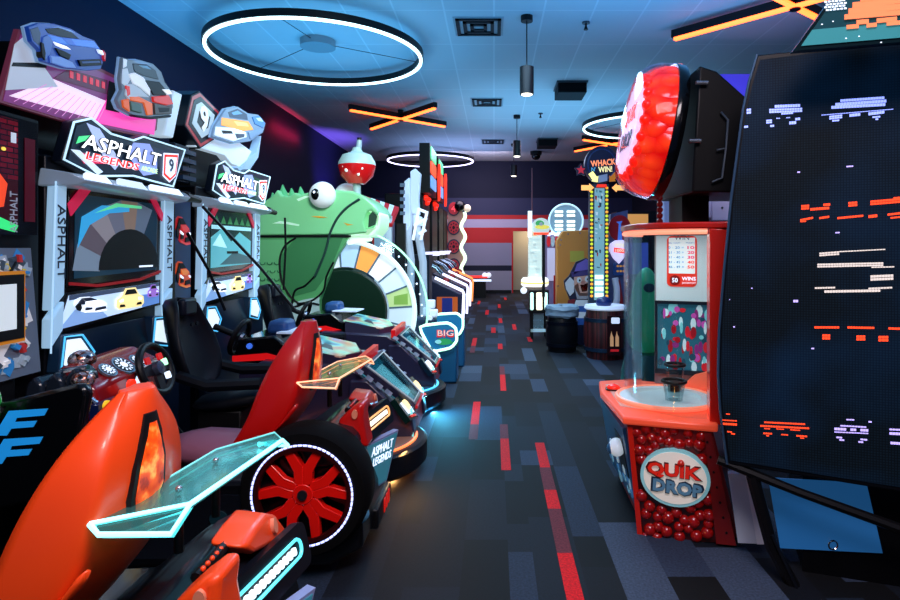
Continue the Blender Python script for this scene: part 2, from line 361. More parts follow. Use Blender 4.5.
def front_car(b, F, a, z, w, h, c, body, dark=BLK, e=.003):
    def q(pts): return [(a+x*w, z+y*h) for x, y in pts]
    b.prism(F, q([(0,.15),(.02,.5),(.18,.62),(.32,1),(.68,1),(.82,.62),(.98,.5),(1,.15),(.9,0),(.1,0)]), c, c+e, body)
    b.prism(F, q([(.27,.68),(.36,.93),(.64,.93),(.73,.68)]), c+e, c+2*e, dark)
    for s in (0, 1):
        g = (lambda p: [(1-x, y) for x, y in p]) if s else (lambda p: p)
        b.prism(F, q(g([(.08,.42),(.22,.5),(.22,.36),(.12,.34)])), c+e, c+2*e, LW)
        b.prism(F, q(g([(.1,.1),(.3,.1),(.26,.22),(.12,.24)])), c+e, c+2*e, dark)

# ------------------------------------------------------------------ the tall screen cabinets along the row
XS = -2.15
F_ = FX(XS)
ART = M('#2a0a10', .3, emit=.1)
def screen_cabinet(y0, scene, label, mo):
    t = thing('racing_cabinet', (XS-.25, y0+.6, 0), label, 'arcade cabinet', 'tall racing screen cabinets')
    MB().box((XS-.45,y0,.0),(XS,y0+1.18,1.95)).build('body', M('#0a0d14', .35), t, bevel=.01)
    MB().slab([(XS,1.08,.55),(XS,.02,.55),(XS+.05,.02,.55),(XS+.05,.9,.55)], y0+.58).build('base', M('#0d1f34', .3), t, bevel=.01)
    # pillars with lettering
    for k, (a, w) in enumerate(((y0-.01,.09),(y0+.94,.13))):
        p = MB().prism(F_, [(a-.015,1.2),(a+w-.02,1.27),(a+w,1.87),(a+.02,1.8)], .0, .05).build('pillar', ICE, t, bevel=.006)
        text('ASPHALT', F_, a+w/2, 1.53, .052, M('#0c2238', .4), p, w=.36, rot=-PI/2, c=.052)
        MB().prism(F_, [(a-.02,1.02),(a+w-.03,1.1),(a+w-.02,1.24),(a-.015,1.16)], .0, .05).build('pillar_foot', ICE, t, bevel=.006)
        MB().prism(F_, [(a-.028,1.0),(a-.023,1.0),(a+.009,1.82),(a+.004,1.82)], .05, .056).build('edge_light', M('#a8d0ec',.3,emit=.7), t)
    # main screen
    s = MB().prism(F_, [(y0+.11,1.30),(y0+.93,1.33),(y0+.95,1.8),(y0+.12,1.8)], .0, .03).build('bezel', BLKG, t, bevel=.006)
    pic = MB(); sc = [(y0+.15,1.345),(y0+.88,1.365),(y0+.9,1.775),(y0+.16,1.775)]
    cols = ['#103448','#0f3a52'] if scene == 0 else ['#0b2a2e','#1a5a60']
    pic.prism(F_, sc, .031, .033, M(cols[0], .15, emit=.35))
    if scene == 0:  # wheel slices and dark hub: a reflection in the glass, painted on
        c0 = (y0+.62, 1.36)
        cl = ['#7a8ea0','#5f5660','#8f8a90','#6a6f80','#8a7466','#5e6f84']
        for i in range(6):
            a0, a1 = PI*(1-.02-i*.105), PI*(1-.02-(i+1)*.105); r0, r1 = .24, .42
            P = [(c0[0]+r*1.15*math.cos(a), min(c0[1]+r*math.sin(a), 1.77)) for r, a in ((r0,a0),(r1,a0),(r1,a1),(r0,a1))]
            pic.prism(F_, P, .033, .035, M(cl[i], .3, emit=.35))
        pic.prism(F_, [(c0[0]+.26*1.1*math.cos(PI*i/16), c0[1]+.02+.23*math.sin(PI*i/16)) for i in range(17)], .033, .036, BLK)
        pic.prism(F_, [(y0+.17,1.5),(y0+.26,1.62),(y0+.42,1.69),(y0+.6,1.71),(y0+.6,1.74),(y0+.36,1.73),(y0+.2,1.66)], .036, .038, M('#2f9ad0', .3, emit=.6))
        pic.prism(F_, [(y0+.3,1.685),(y0+.5,1.73),(y0+.72,1.735),(y0+.72,1.75),(y0+.48,1.75)], .038, .039, M('#5ad090', .3, emit=.7))
        pic.rect(F_, y0+.7, 1.385, y0+.84, 1.395, .036, .038, LW)
    else:
        pic.prism(F_, [(y0+.15,1.35),(y0+.88,1.365),(y0+.885,1.56),(y0+.66,1.63),(y0+.5,1.55),(y0+.33,1.65),(y0+.155,1.58)], .033, .035, M('#4fa3ae', .3, emit=.55))
        pic.prism(F_, [(y0+.3,1.37),(y0+.88,1.37),(y0+.88,1.42),(y0+.55,1.47)], .035, .036, M('#1f5560', .3, emit=.4))
        pic.prism(F_, [(y0+.18,1.52),(y0+.3,1.61),(y0+.42,1.5)], .035, .037, M('#a8dce0', .3, emit=.6))
        pic.rect(F_, y0+.16, 1.645, y0+.89, 1.675, .035, .037, M('#8fc4d0', .3, emit=.7))
        for i in range(6): pic.prism(F_, [(y0+.2+i*.115,1.69),(y0+.29+i*.115,1.69),(y0+.245+i*.115,1.75)], .035, .037, M('#2c7a46', .3, emit=.4))
        pic.rect(F_, y0+.42, 1.455, y0+.62, 1.475, .037, .039, BLK)
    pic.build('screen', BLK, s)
    MB().prism(F_, [(y0+.11,1.315),(y0+.32,1.292),(y0+.7,1.305),(y0+.92,1.345),(y0+.92,1.36),(y0+.7,1.32),(y0+.32,1.307),(y0+.11,1.33)], .034, .045).build('red_trim', M('#a01018', .3, emit=.25), t)
    # lower picture with three cars on a road
    lo = MB().prism(F_, [(y0+.0,1.09),(y0+.92,1.14),(y0+.92,1.3),(y0+.08,1.28)], .02, .04).build('lower_frame', BLKG, t)
    pc = MB(); pc.prism(F_, [(y0+.03,1.105),(y0+.9,1.155),(y0+.9,1.285),(y0+.1,1.265)], .041, .043, M('#b9d2ee', .3, emit=.75))
    pc.prism(F_, [(y0+.1,1.24),(y0+.9,1.262),(y0+.9,1.285),(y0+.1,1.265)], .043, .045, M('#3a4a66', .3, emit=.5))
    pc.prism(F_, [(y0+.03,1.105),(y0+.4,1.125),(y0+.3,1.2),(y0+.14,1.19)], .043, .044, M('#7fa4d6', .3, emit=.6))
    pc.prism(F_, [(y0+.72,1.145),(y0+.9,1.155),(y0+.9,1.22),(y0+.66,1.22)], .043, .044, M('#5a86c8', .3, emit=.6))
    car_bits(pc, F_, y0+.13, 1.16, .26, .09, .044, M('#dfeaf8', .3, emit=.8), M('#27344e', .3), M('#ffffff', .3, emit=1.), d=.002)
    front_car(pc, F_, y0+.46, 1.155, .26, .115, .05, M('#f0d890', .3, emit=.9))
    front_car(pc, F_, y0+.76, 1.2, .12, .075, .05, M('#9a6ac8', .3, emit=.6))
    pc.build('lower_screen', BLK, lo)
    # brow beam
    F2 = FX(XS+.0)
    MB().slab([(XS-.02,1.795,.6),(XS-.02,1.885,.58),(XS+.1,1.865,.56),(XS+.16,1.83,.5),(XS+.12,1.805,.52)], y0+.57).build('brow', M('#9fb4c6', .25, .3, emit=.12), t, bevel=.008)
    b = MB()
    for i, (a0, a1) in enumerate(((.06,.26),(.32,.58),(.62,.98))): b.prism(Frame((XS+.125,0,1.845),(0,1,0),(-.5,0,.86)), [(y0+a0,-.02),(y0+a1,-.025),(y0+a1-.02,.02),(y0+a0+.03,.022)], .006, .022, LW if i != 1 else M('#cfe0ee', .3, emit=.7))
    b.build('brow_light_panel', LW, t)
    MB().tube([(XS+.1,y0+1.1,1.84),(XS+.1,y0+1.22,1.835),(XS+.1,y0+1.3,1.83)],[.035,.025,.02]).build('brow_tip', BLK, t)
    ym = y0; y0 = y0+mo
    # marquee
    m = MB().prism(F_, [(y0+.05,1.92),(y0+.13,2.13),(y0+.26,2.18),(y0+.42,2.13),(y0+.62,2.13),(y0+.72,2.17),(y0+1.22,2.17),(y0+1.06,1.89),(y0+.62,1.91),(y0+.3,1.87)], .0, .06).build('marquee', M('#0d1420', .3), t, bevel=.01)
    FM = FX(XS+.06); a = MB()
    a.prism(FM, [(y0+.09,1.93),(y0+.15,2.11),(y0+.26,2.16),(y0+.42,2.11),(y0+.62,2.11),(y0+.73,2.15),(y0+1.18,2.15),(y0+1.04,1.91),(y0+.62,1.93),(y0+.3,1.89)], .0, .004, M('#122436', .3, emit=.4))
    a.prism(FM, [(y0+.22,2.14),(y0+.32,2.13),(y0+.5,1.98),(y0+.45,1.93),(y0+.36,1.98)], .004, .007, M('#a9bce6', .3, emit=.7))
    a.prism(FM, [(y0+.56,2.03),(y0+.62,2.11),(y0+.78,2.13),(y0+.86,2.05),(y0+.86,1.96),(y0+.72,1.93)], .004, .007, M('#8c9fe0', .3, emit=.7))
    a.prism(FM, [(y0+.14,2.02),(y0+.26,2.07),(y0+.28,2.09),(y0+.16,2.06)], .007, .009, M('#50e08a', .3, emit=.8))
    a.prism(FM, [(y0+.14,1.99),(y0+.3,1.965),(y0+.36,1.95),(y0+.2,1.93)], .004, .008, M('#e02a5a', .3, emit=.5))
    a.prism(FM, [(y0+.1,1.985),(y0+.16,1.99),(y0+.34,1.905),(y0+.3,1.885)], .008, .012, M('#c8ddf0', .3, emit=.8))
    a.prism(FM, [(y0+.8,2.12),(y0+1.15,2.11),(y0+1.08,1.95),(y0+.9,1.97)], .004, .006, M('#1b4a3a' if scene else '#23344c', .3, emit=.4))
    a.build('marquee_picture', BLK, m)
    MB().tube([FM.p(q[0],q[1],.004) for q in ((y0+.06,1.93),(y0+.13,2.125),(y0+.26,2.172),(y0+.42,2.122),(y0+.62,2.122),(y0+.72,2.162),(y0+1.2,2.162),(y0+1.05,1.9),(y0+.62,1.918),(y0+.3,1.878))],.006,6,closed=True).build('lit_border', M('#b8dcf0',.3,emit=.9), m)
    text('ASPHALT', FM, y0+.53, 2.045, .085, M('#0a1420', .4), m, w=.74, c=.009, shear=.25, bold=.045, d=.004)
    text('ASPHALT', FM, y0+.53, 2.045, .078, LW2, m, w=.72, c=.014, shear=.25, bold=.0, d=.003)
    text('LEGENDS', FM, y0+.43, 1.972, .042, LW, m, w=.47, c=.009, shear=.2, bold=.06, d=.004)
    text('LEGENDS', FM, y0+.43, 1.972, .04, REDL, m, w=.46, c=.014, shear=.2, bold=.0, d=.003)
    text('ARCADE', FM, y0+.77, 1.972, .028, M('#c8f0a0', .3, emit=1.), m, w=.17, c=.012, shear=.2)
    sh = MB(); P = [(y0+.93,2.09),(y0+1.09,2.11),(y0+1.06,1.975),(y0+.99,1.93),(y0+.92,1.96)]
    cc = (y0+1.0, 2.02)
    for k, (s, m_) in enumerate(((1.12,LW),(1.,REDL),(.8,LW))): sh.prism(FM, [(cc[0]+(x-cc[0])*s, cc[1]+(z-cc[1])*s) for x, z in P], .012+.002*k, .014+.002*k, m_)
    sh.build('badge', LW, m); text('9', FM, y0+1.0, 2.03, .085, M('#5a6a80', .3), m, c=.019, bold=.02)
    y0 = ym
    # lit feet
    for a in (y0-.0, y0+.78):
        p = MB().prism(FX(XS+.0), [(a,.90),(a+.2,.86),(a+.27,.96),(a+.17,1.07),(a+.03,1.08)], 0, .06).build('foot_panel', M('#16324c', .3), t, bevel=.006)
        MB().prism(FX(XS+.06), [(a+.04,.93),(a+.18,.895),(a+.225,.96),(a+.15,1.045),(a+.06,1.05)], 0, .008).build('foot_light', M('#dcecf8', .3, emit=.8), p)
        MB().tube([FX(XS+.06).p(a+u_,z,.006) for u_, z in ((.015,.91),(.195,.872),(.255,.96),(.165,1.06),(.04,1.068))],.005,6,closed=True).build('foot_edge_light', M('#4ab4e8',.3,emit=.9), p)
    for q in ([(.10,1.72),(.2,1.815),(.28,1.815),(.12,1.66)],[(.95,1.72),(.86,1.815),(.8,1.815),(.94,1.67)]): MB().prism(F_, [(y0+a,z) for a, z in q], .034, .042).build('corner_trim', M('#d01c4a',.3,emit=.4), t)
    return t
screen_cabinet(2.875, 0, 'racing screen cabinet with a fan shaped reflection painted on its screen, beside the confetti panel', -.025)
screen_cabinet(4.33, 1, 'racing screen cabinet showing an icy teal track, next to the green fish game', .06)
t = thing('art_panel', (XS-.1,4.3,0), 'narrow dark panel with red and orange car art between the racing screens', 'panel')
MB().box((XS-.3,4.065,0),(XS-.02,4.29,1.9)).build('board', M('#0c1626', .3), t)
b = MB(); FA = FX(XS-.02); b.rect(FA, 4.07,.9,4.285,1.85,0,.003,M('#0f2a50',.3,emit=.25))
car_bits(b, FA, 4.075, 1.52, .205, .2, .003, M('#b8141c',.3,emit=.35), BLK, M('#e04040',.3,emit=.35), d=.002)
car_bits(b, FA, 4.075, 1.22, .205, .19, .003, M('#d84a18',.3,emit=.3), BLK, M('#ff8a3a',.3,emit=.3), d=.002)
b.build('car_picture', BLK, t)
t = thing('louvre_panel', (XS-.1,4.25,1.9), 'dark slatted louvre box between the two lit game marquees', 'panel')
MB().box((XS-.4,4.08,1.96),(XS-.02,4.28,2.22)).build('body', M('#101c2c',.35), t, bevel=.01)
b = MB()
for k in range(4): b.box((XS-.02,4.09,1.97+.06*k),(XS+.03,4.27,2.0+.06*k))
b.build('louvre_slats', M('#27405a', .3), t)

# leftmost cabinet: side with painted brick reflection, confetti panel and poster
t = thing('racing_cabinet', (XS-.25,2.2,0), 'dark cabinet with confetti art panel, framed notice and painted red brick reflection', 'arcade cabinet')
MB().box((XS-.45,1.3,0),(XS,2.83,2.1)).build('body', M('#07080c', .3), t)
brk = bpy.data.materials.new('brick_reflection'); brk.use_nodes = True; nt = brk.node_tree; pb = nt.nodes['Principled BSDF']  # brick wall mirrored in the glossy side, painted as a texture
tc = nt.nodes.new('ShaderNodeTexCoord'); mp = nt.nodes.new('ShaderNodeMapping'); mp.inputs['Rotation'].default_value = (0,PI/2,0); br = nt.nodes.new('ShaderNodeTexBrick')
sx = nt.nodes.new('ShaderNodeSeparateXYZ'); cxn = nt.nodes.new('ShaderNodeCombineXYZ')
br.inputs['Scale'].default_value = 1; br.inputs['Brick Width'].default_value = .07; br.inputs['Row Height'].default_value = .024; br.inputs['Mortar Size'].default_value = .003
br.inputs['Color1'].default_value = lin('#7a1020'); br.inputs['Color2'].default_value = lin('#4a0a18'); br.inputs['Mortar'].default_value = lin('#1a060c')
nt.links.new(tc.outputs['Object'], sx.inputs[0]); nt.links.new(sx.outputs[1], cxn.inputs[0]); nt.links.new(sx.outputs[2], cxn.inputs[1]); nt.links.new(cxn.outputs[0], br.inputs['Vector'])
nt.links.new(br.outputs['Color'], pb.inputs['Base Color']); nt.links.new(br.outputs['Color'], pb.inputs['Emission Color']); pb.inputs['Emission Strength'].default_value = .45; pb.inputs['Roughness'].default_value = .15
s = MB().rect(F_, 2.3,1.56,2.80,2.08,.0,.02).build('gloss_panel_frame', BLKG, t)
q = MB().rect(F_, 2.3,1.8,2.68,2.07,.021,.024).build('brick_reflection', brk, s)
b = MB(); b.rect(F_, 2.3,1.58,2.68,1.8,.021,.024,M('#3a0c14',.2,emit=.25)); b.rect(F_, 2.72,1.62,2.78,2.0,.021,.024,M('#5a1020',.2,emit=.15))
b.prism(F_, [(2.5,1.6),(2.66,1.57),(2.68,1.6),(2.5,1.66)],.024,.026,M('#30d070',.3,emit=.8))
b.prism(F_, [(2.5,1.66),(2.6,1.68),(2.62,1.78),(2.57,1.83),(2.5,1.84)],.024,.026,M('#d8401c',.3,emit=.8))
b.rect(F_, 2.64,1.965,2.668,2.01,.024,.026,M('#b8c4d0',.3,emit=.6)); b.oval(F_,2.6,1.93,.012,.008,.024,.026,YEL); b.oval(F_,2.56,1.9,.012,.008,.024,.026,GREENL)
b.build('screen', BLK, s); text('ASPHALT', F_, 2.65, 1.66, .04, M('#8a94a4',.3,emit=.4), s, w=.18, rot=PI/2, c=.027)  # reflected art and lettering painted on the glossy side panel
FC = FX(XS+.02); cf = MB().prism(FC, [(2.2,.93),(2.78,.93),(2.72,1.5),(2.2,1.5)],0,.03).build('confetti_panel', M('#6f7f90', .5), t)
R = random.Random(3); b = MB(); cc = ['#c02a2a','#d8c020','#2a86c8','#e8e8e8','#12181f','#9fb0bd','#3a4a58']
for k in range(210):
    a, z, w, h, r = 2.24+R.random()*.46, .97+R.random()*.49, .007+R.random()*.016, .004+R.random()*.008, R.random()*3
    if 2.3 < a < 2.62 and 1.1 < z < 1.4: continue
    if k < 70: w *= 2.0; h *= 2.8
    b.prism(FC, [(a+x*w*math.cos(r)-y*h*math.sin(r), z+x*w*math.sin(r)+y*h*math.cos(r)) for x, y in ((-1,-1),(1,-.8),(1.1,1),(-.9,.8))], .03, .031+.0001*k, M(cc[k % 7 if k >= 70 else (3,5,3,6,2,5)[k % 6]], .5, emit=.15))
b.build('confetti_pattern', BLK, cf)
fr = MB().rect(FC, 2.2,1.09,2.655,1.4,.042,.056).build('notice_frame', M('#e08a1c', .4, emit=.2), cf)
MB().rect(FC, 2.2,1.105,2.645,1.385,.056,.060,BLK).rect(FC, 2.2,1.15,2.6,1.345,.060,.062,M('#d4dfe2',.4,emit=.45)).build('notice', WHITE, cf)
MB().box((XS,2.2,.78),(XS+.03,2.66,.93)).build('ledge', BLK, t, bevel=.01)

# topper signs
t = thing('topper_sign', (XS-.1,3.3,2.1), 'cut-out topper sign with a blue and a red silver sports car', 'topper sign'); F3 = FX(XS-.02)
bd = MB().prism(F3, [(2.63,2.14),(3.2,2.14),(3.3,2.16),(3.74,2.19),(3.86,2.26),(3.9,2.48),(2.74,2.50)],-.025,0).build('board', M('#8a3a50', .4, emit=.1), t)
b = MB()
b.prism(F3, [(2.65,2.15),(3.2,2.15),(3.3,2.17),(3.74,2.2),(3.84,2.26),(3.88,2.46),(2.75,2.48)],0,.003,M('#8a3a80',.3,emit=.3))
b.prism(F3, [(2.66,2.2),(2.98,2.30),(2.76,2.47),(2.71,2.42)],.003,.006,M('#b8c4d2',.3,emit=.4))
b.prism(F3, [(2.69,2.315),(2.9,2.37),(2.9,2.395),(2.7,2.335)],.006,.008,BLK)
b.prism(F3, [(2.68,2.18),(3.3,2.2),(3.35,2.32),(2.95,2.33)],.003,.005,M('#f4dcee',.3,emit=.6))
b.prism(F3, [(3.25,2.18),(3.82,2.22),(3.84,2.32),(3.4,2.4)],.005,.007,M('#ff48b4',.3,emit=.6))
b.prism(F3, [(2.95,2.335),(3.36,2.36),(3.36,2.44),(3.05,2.41)],.003,.006,M('#5a1440',.3,emit=.35))
for k in range(6): b.rect(F3, 3.06+.05*k,2.37+.003*k,3.085+.05*k,2.405+.003*k,.006,.008,M('#e0304a',.3,emit=.5))
b.prism(F3, [(3.34,2.27),(3.46,2.28),(3.5,2.44),(3.37,2.44)],.007,.009,BLK)
for k in range(12): b.prism(F3, [(2.7+.05*k,2.16),(2.705+.05*k,2.16),(2.9+.04*k,2.29),(2.895+.04*k,2.29)],.008,.009,M('#e090d0',.3,emit=.5))
b.build('road_picture', BLK, bd)
def cut_car(layers, name, par, d=.022):
    """a cut-out car: pale edge, body and raised print, each a layer on the board"""
    out = on_x(XS+.035, [(x/3, y/3) for x, y in layers[0][0]]); cx, cz = sum(p[0] for p in out)/len(out), sum(p[1] for p in out)/len(out)
    b = MB(); b.prism(F3, [(cx+(a-cx)*1.015, cz+(z-cz)*1.03) for a, z in out], .015, .03, M('#7fa4cc',.25,emit=.35))
    for k, (pts, m) in enumerate(layers): b.prism(F3, on_x(XS+.035, [(x/3, y/3) for x, y in pts]), .03, .03+d+.0009*k*(k>0), m)
    return b.build(name, BLK, par, bevel=.004)
PB = lambda c, e: M(c, .35, emit=e)
cut_car([([(88,80),(120,69),(165,71),(215,86),(250,108),(285,121),(304,150),(311,185),(304,207),(270,212),(200,205),(150,190),(131,184),(122,150),(98,125)], PB('#1a48a8',.25)),
 ([(91,88),(116,80),(124,100),(122,140),(102,122)], PB('#16305e',.1)),([(136,86),(176,83),(216,97),(240,117),(184,111),(146,100)], PB('#0a1020',0)),([(150,84),(176,80),(212,90),(228,100),(216,97),(176,83)], PB('#8ab4f4',.3)),
 ([(142,104),(184,113),(240,119),(282,124),(298,146),(250,140),(196,134),(158,122)], PB('#3f84ee',.35)),([(184,113),(214,116),(230,138),(206,134)], PB('#2a68d8',.3)),([(128,112),(142,104),(158,122),(150,160),(136,180),(126,150)], PB('#3a66b8',.25)),
 ([(122,126),(130,130),(136,160),(134,182),(124,168)], BLK),([(160,125),(198,139),(212,149),(188,145),(168,136)], M('#e8f4ff',.3,emit=.9)),([(164,143),(190,153),(211,164),(206,179),(178,167)], BLK),([(150,168),(178,170),(214,186),(226,204),(196,203),(152,188)], PB('#6a94dc',.3)),
 ([(232,180),(298,177),(303,196),(240,199)], BLK),([(240,184),(294,182),(297,188),(243,191)], PB('#2a4a8a',.2)),([(290,148),(304,152),(308,166),(296,160)], M('#d8ecff',.3,emit=.8)),([(306,150),(313,160),(312,184),(307,176)], M('#c02030',.3,emit=.4))], 'blue_car_figure', t)
cut_car([([(371,172),(391,179),(421,179),(461,191),(486,216),(496,246),(515,272),(522,320),(510,347),(451,354),(400,345),(363,325),(353,300),(368,270),(363,235),(368,200)], PB('#6f8494',.2)),
 ([(371,174),(384,179),(382,200),(370,206)], PB('#d8e8f4',.4)),([(368,206),(384,204),(392,240),(380,262),(366,250)], PB('#c2d2e0',.35)),([(398,190),(441,193),(468,211),(478,240),(430,228),(403,214)], PB('#182a3a',.1)),([(412,194),(441,197),(458,210),(430,206)], PB('#5f90a8',.3)),
 ([(386,222),(404,218),(430,232),(452,262),(450,288),(420,262),(398,250)], PB('#e6eef6',.45)),([(432,240),(478,246),(500,272),(498,288),(460,286)], BLK),([(380,252),(398,252),(420,266),(448,292),(415,290),(386,300),(374,284)], PB('#b4c4d2',.35)),
 ([(376,256),(388,258),(390,284),(380,290)], M('#d82828',.3,emit=.5)),([(365,300),(385,296),(388,336),(368,322)], PB('#e8601e',.45)),([(385,290),(415,290),(455,310),(456,345),(440,346),(430,310),(392,302)], PB('#f06a2a',.45)),([(388,304),(420,312),(424,340),(392,332)], PB('#4a6a60',.2)),
 ([(455,290),(504,286),(518,312),(498,316),(458,306)], PB('#e02418',.45)),([(458,308),(498,318),(514,316),(512,342),(462,344)], PB('#54443c',.15)),([(470,322),(506,322),(504,336),(474,338)], BLK),([(484,268),(504,268),(514,282),(500,284)], M('#e8f4ff',.3,emit=.7)),([(396,344),(450,350),(510,345),(508,352),(451,358),(402,350)], BLK)], 'silver_car_figure', t)
MB().box((XS-.3,2.9,2.0),(XS-.14,3.7,2.5)).build('support', BLK, t)
t = thing('topper_sign', (XS-.1,4.8,2.1), 'cut-out topper sign with a red edged shield and a yellow car', 'topper sign')
MB().prism(F3, [(3.97,2.24),(4.1,2.25),(4.22,2.58),(4.1,2.58)],-.12,-.02).build('post_light', M('#b8cede',.3,emit=.6), t, bevel=.01)
P = [(4.2,2.36),(4.3,2.6),(4.42,2.66),(4.76,2.58),(4.66,2.34),(4.43,2.23)]
sh = MB().prism(F3, P,-.16,0.).build('shield', M('#11202c',.35), t, bevel=.008)
cc = (4.47,2.45); q = MB()
for k, (s, m_) in enumerate(((.92,M('#a01420',.3,emit=.4)),(.8,M('#14202c',.3)),(.62,M('#a8bcc8',.3,emit=.5)),(.36,M('#14202c',.3)))):
    q.prism(F3, [(cc[0]+(x-cc[0])*s, cc[1]+(z-cc[1])*s) for x, z in P], .002*k, .002*k+.002, m_)
q.build('shield_face', BLK, sh); text('9', F3, 4.47,2.46,.2, M('#d6e2ea',.3,emit=.6), sh, c=.012, bold=.03)
MB().prism(F3, [(4.36,2.24),(4.6,2.34),(4.75,2.46),(5.4,2.37),(5.2,2.19),(4.98,2.2),(4.86,2.25)],-.08,-.01).build('road_board', M('#c6dcee',.3,emit=.45), t, bevel=.006)
MB().prism(F3, [(5.1,2.18),(5.5,2.38),(5.62,2.55),(5.55,2.34),(5.25,2.12)],-.08,-.01).build('side_board', M('#8ab0d8',.3,emit=.4), t)
cut_car([([(664,352),(680,327),(715,320),(746,340),(776,344),(798,370),(790,398),(752,424),(702,430),(640,410),(648,378)], PB('#6f8cb0',.25)),
 ([(684,336),(714,325),(742,342),(745,361),(690,353)], PB('#16305a',.1)),([(694,338),(714,331),(730,342),(702,346)], PB('#5a94d0',.35)),([(666,352),(690,356),(746,364),(762,390),(730,393),(664,376)], PB('#f0a030',.5)),([(700,362),(740,368),(748,380),(712,378)], PB('#f8c870',.5)),
 ([(648,380),(700,384),(738,396),(740,412),(700,424),(644,406)], PB('#d8e6f6',.5)),([(662,390),(694,392),(700,402),(668,402)], BLK),([(704,400),(734,402),(732,412),(710,416)], PB('#2a3c58',.2)),([(756,350),(778,348),(796,370),(788,384),(764,372)], PB('#3a78c0',.35)),([(766,354),(780,352),(790,366),(774,364)], PB('#a8d0f4',.5)),([(744,396),(788,386),(786,396),(750,418)], PB('#6a8cb8',.3))], 'yellow_car_figure', t)
MB().box((XS-.34,4.6,1.96),(XS-.18,5.2,2.45)).build('support', BLK, t)

# black bucket seats facing the aisle, cables
def bucket(x, y, label):
    t = thing('bucket_seat', (x, y, 0), label, 'seat', 'black bucket seats')
    sb = M('#0c1018', .45)
    prof = [(-.16,.62,.17),(-.22,.85,.24),(-.27,1.0,.2),(-.3,1.1,.13),(-.32,1.2,.11)]
    rings = []
    for px, z, w in prof:
        rings.append([(x+px+.1,y-w,z),(x+px+.02,y-w*.75,z),(x+px,y,z),(x+px+.02,y+w*.75,z),(x+px+.1,y+w,z),(x+px+.06,y+w+.03,z),(x+px-.07,y+w*.6,z),(x+px-.08,y,z),(x+px-.07,y-w*.6,z),(x+px+.06,y-w-.03,z)])
    bk = MB().loft(rings).build('backrest', sb, t, sub=1)
    MB().rect(FX(x-.265), y-.08,1.08,y+.08,1.19,0,.05).build('headrest', M('#131a28',.4), bk, bevel=.02)
    for s in (-.03,.03): MB().oval(FX(x-.2), y+s,1.03,.018,.012,0,.01).build('harness_slot', M('#02030a',.8), bk)
    MB().loft([[(x-.2,y-.22,.6),(x-.2,y+.22,.6),(x-.2,y+.2,.5),(x-.2,y-.2,.5)],[(x+.05,y-.24,.62),(x+.05,y+.24,.62),(x+.05,y+.2,.5),(x+.05,y-.2,.5)],[(x+.36,y-.22,.7),(x+.36,y+.22,.7),(x+.36,y+.18,.56),(x+.36,y-.18,.56)]]).build('seat_cushion', sb, t, sub=1)
    for s in (-1,1): MB().tube([(x-.18,y+s*.22,.75),(x+.0,y+s*.24,.7),(x+.3,y+s*.22,.71)],.035).build('bolster', sb, t)
    MB().box((x-.12,y-.12,0),(x+.14,y+.09,.52)).build('pedestal', BLK, t, bevel=.01)
bucket(-1.66, 3.72, 'black bucket seat beside the red dashboard and first racing screen')
bucket(-1.62, 5.1, 'black bucket seat in shadow between the second screen and green fish game')
for pts, label in (([(-1.97,4.06,1.78),(-1.9,4.25,1.62),(-1.75,4.5,1.35),(-1.5,4.55,1.02)],'black cable sagging diagonally across the second racing screen'),
                   ([(-2.0,5.74,1.79),(-2.0,5.76,1.5),(-2.0,5.7,1.1)],'black cable hanging straight down from the brow of the second screen'),
                   ([(-2.06,4.03,1.6),(-2.0,4.2,1.35),(-1.95,4.35,1.05)],'short black cable beside the red car art panel')):
    tag(MB().tube(pts,.011,6).build('hanging_cable', BLK), label, 'cable')
# ------------------------------------------------------------------ car cockpits with shell seats
def spoiler(yc, glow, t):
    z = .86
    F = Frame((0,0,0),(1,0,0),(0,1,0))
    y0, y1 = yc-.13, yc+.42
    A, B_, C_, E, D = (-.93,yc-.2,z+.005), (-.76,yc-.08,z), (-.705,yc+.42,z), (-.75,yc+.47,z+.01), (-.866,yc+.29,z+.012)
    w = MB()
    top = [A, B_, C_, E, D]; w.add([Vector(p) for p in top]+[Vector(p)-Vector((0,0,.012)) for p in top], [(0,1,2,3,4),(9,8,7,6,5)]+[(i,5+i,5+(i+1)%5,(i+1)%5) for i in range(5)])
    wing = w.build('spoiler', TEALG if glow is CYAN else PEACHG, t)
    q1 = (-.752,yc-.185,z-.025); lip = [A, (-.90,yc-.215,z-.012), q1, B_]
    MB().add([Vector(p) for p in lip]+[Vector(p)+Vector((.008,0,-.008)) for p in lip], [(0,1,2,3),(7,6,5,4),(0,4,5,1),(1,5,6,2),(2,6,7,3),(3,7,4,0)]).build('end_plate', TEALG if glow is CYAN else PEACHG, wing)
    e2 = [(-.77,yc+.38,z+.0),(-.705,yc+.42,z),(-.70,yc+.47,z-.035)]
    MB().add([Vector(p) for p in e2]+[Vector(p)+Vector((0,.012,0)) for p in e2], [(0,1,2),(5,4,3),(0,3,4,1),(1,4,5,2),(2,5,3,0)]).build('end_plate', TEALG if glow is CYAN else PEACHG, wing)
    MB().tube([A, (-.90,yc-.215,z-.012), q1, B_, C_, e2[2], e2[0]], .0065 if glow is CYAN else .0045, 8).tube([A, B_], .006 if glow is CYAN else .004, 8).build('lit_edge', glow, wing)
    MB().tube([A, D, E, C_], .003, 6).build('back_edge', M('#7fd8d8', .2, emit=.5) if glow is CYAN else AMB, wing)
    for yy in (y0+.18, y1-.16):
        MB().cyl((-.83,yy-.05,z-.16),(-.83,yy-.05,z-.012),.012).build('spoiler_post', BLK, wing); MB().ball((-.83,yy-.05,z+.006),.009).build('bolt', SILV, wing)
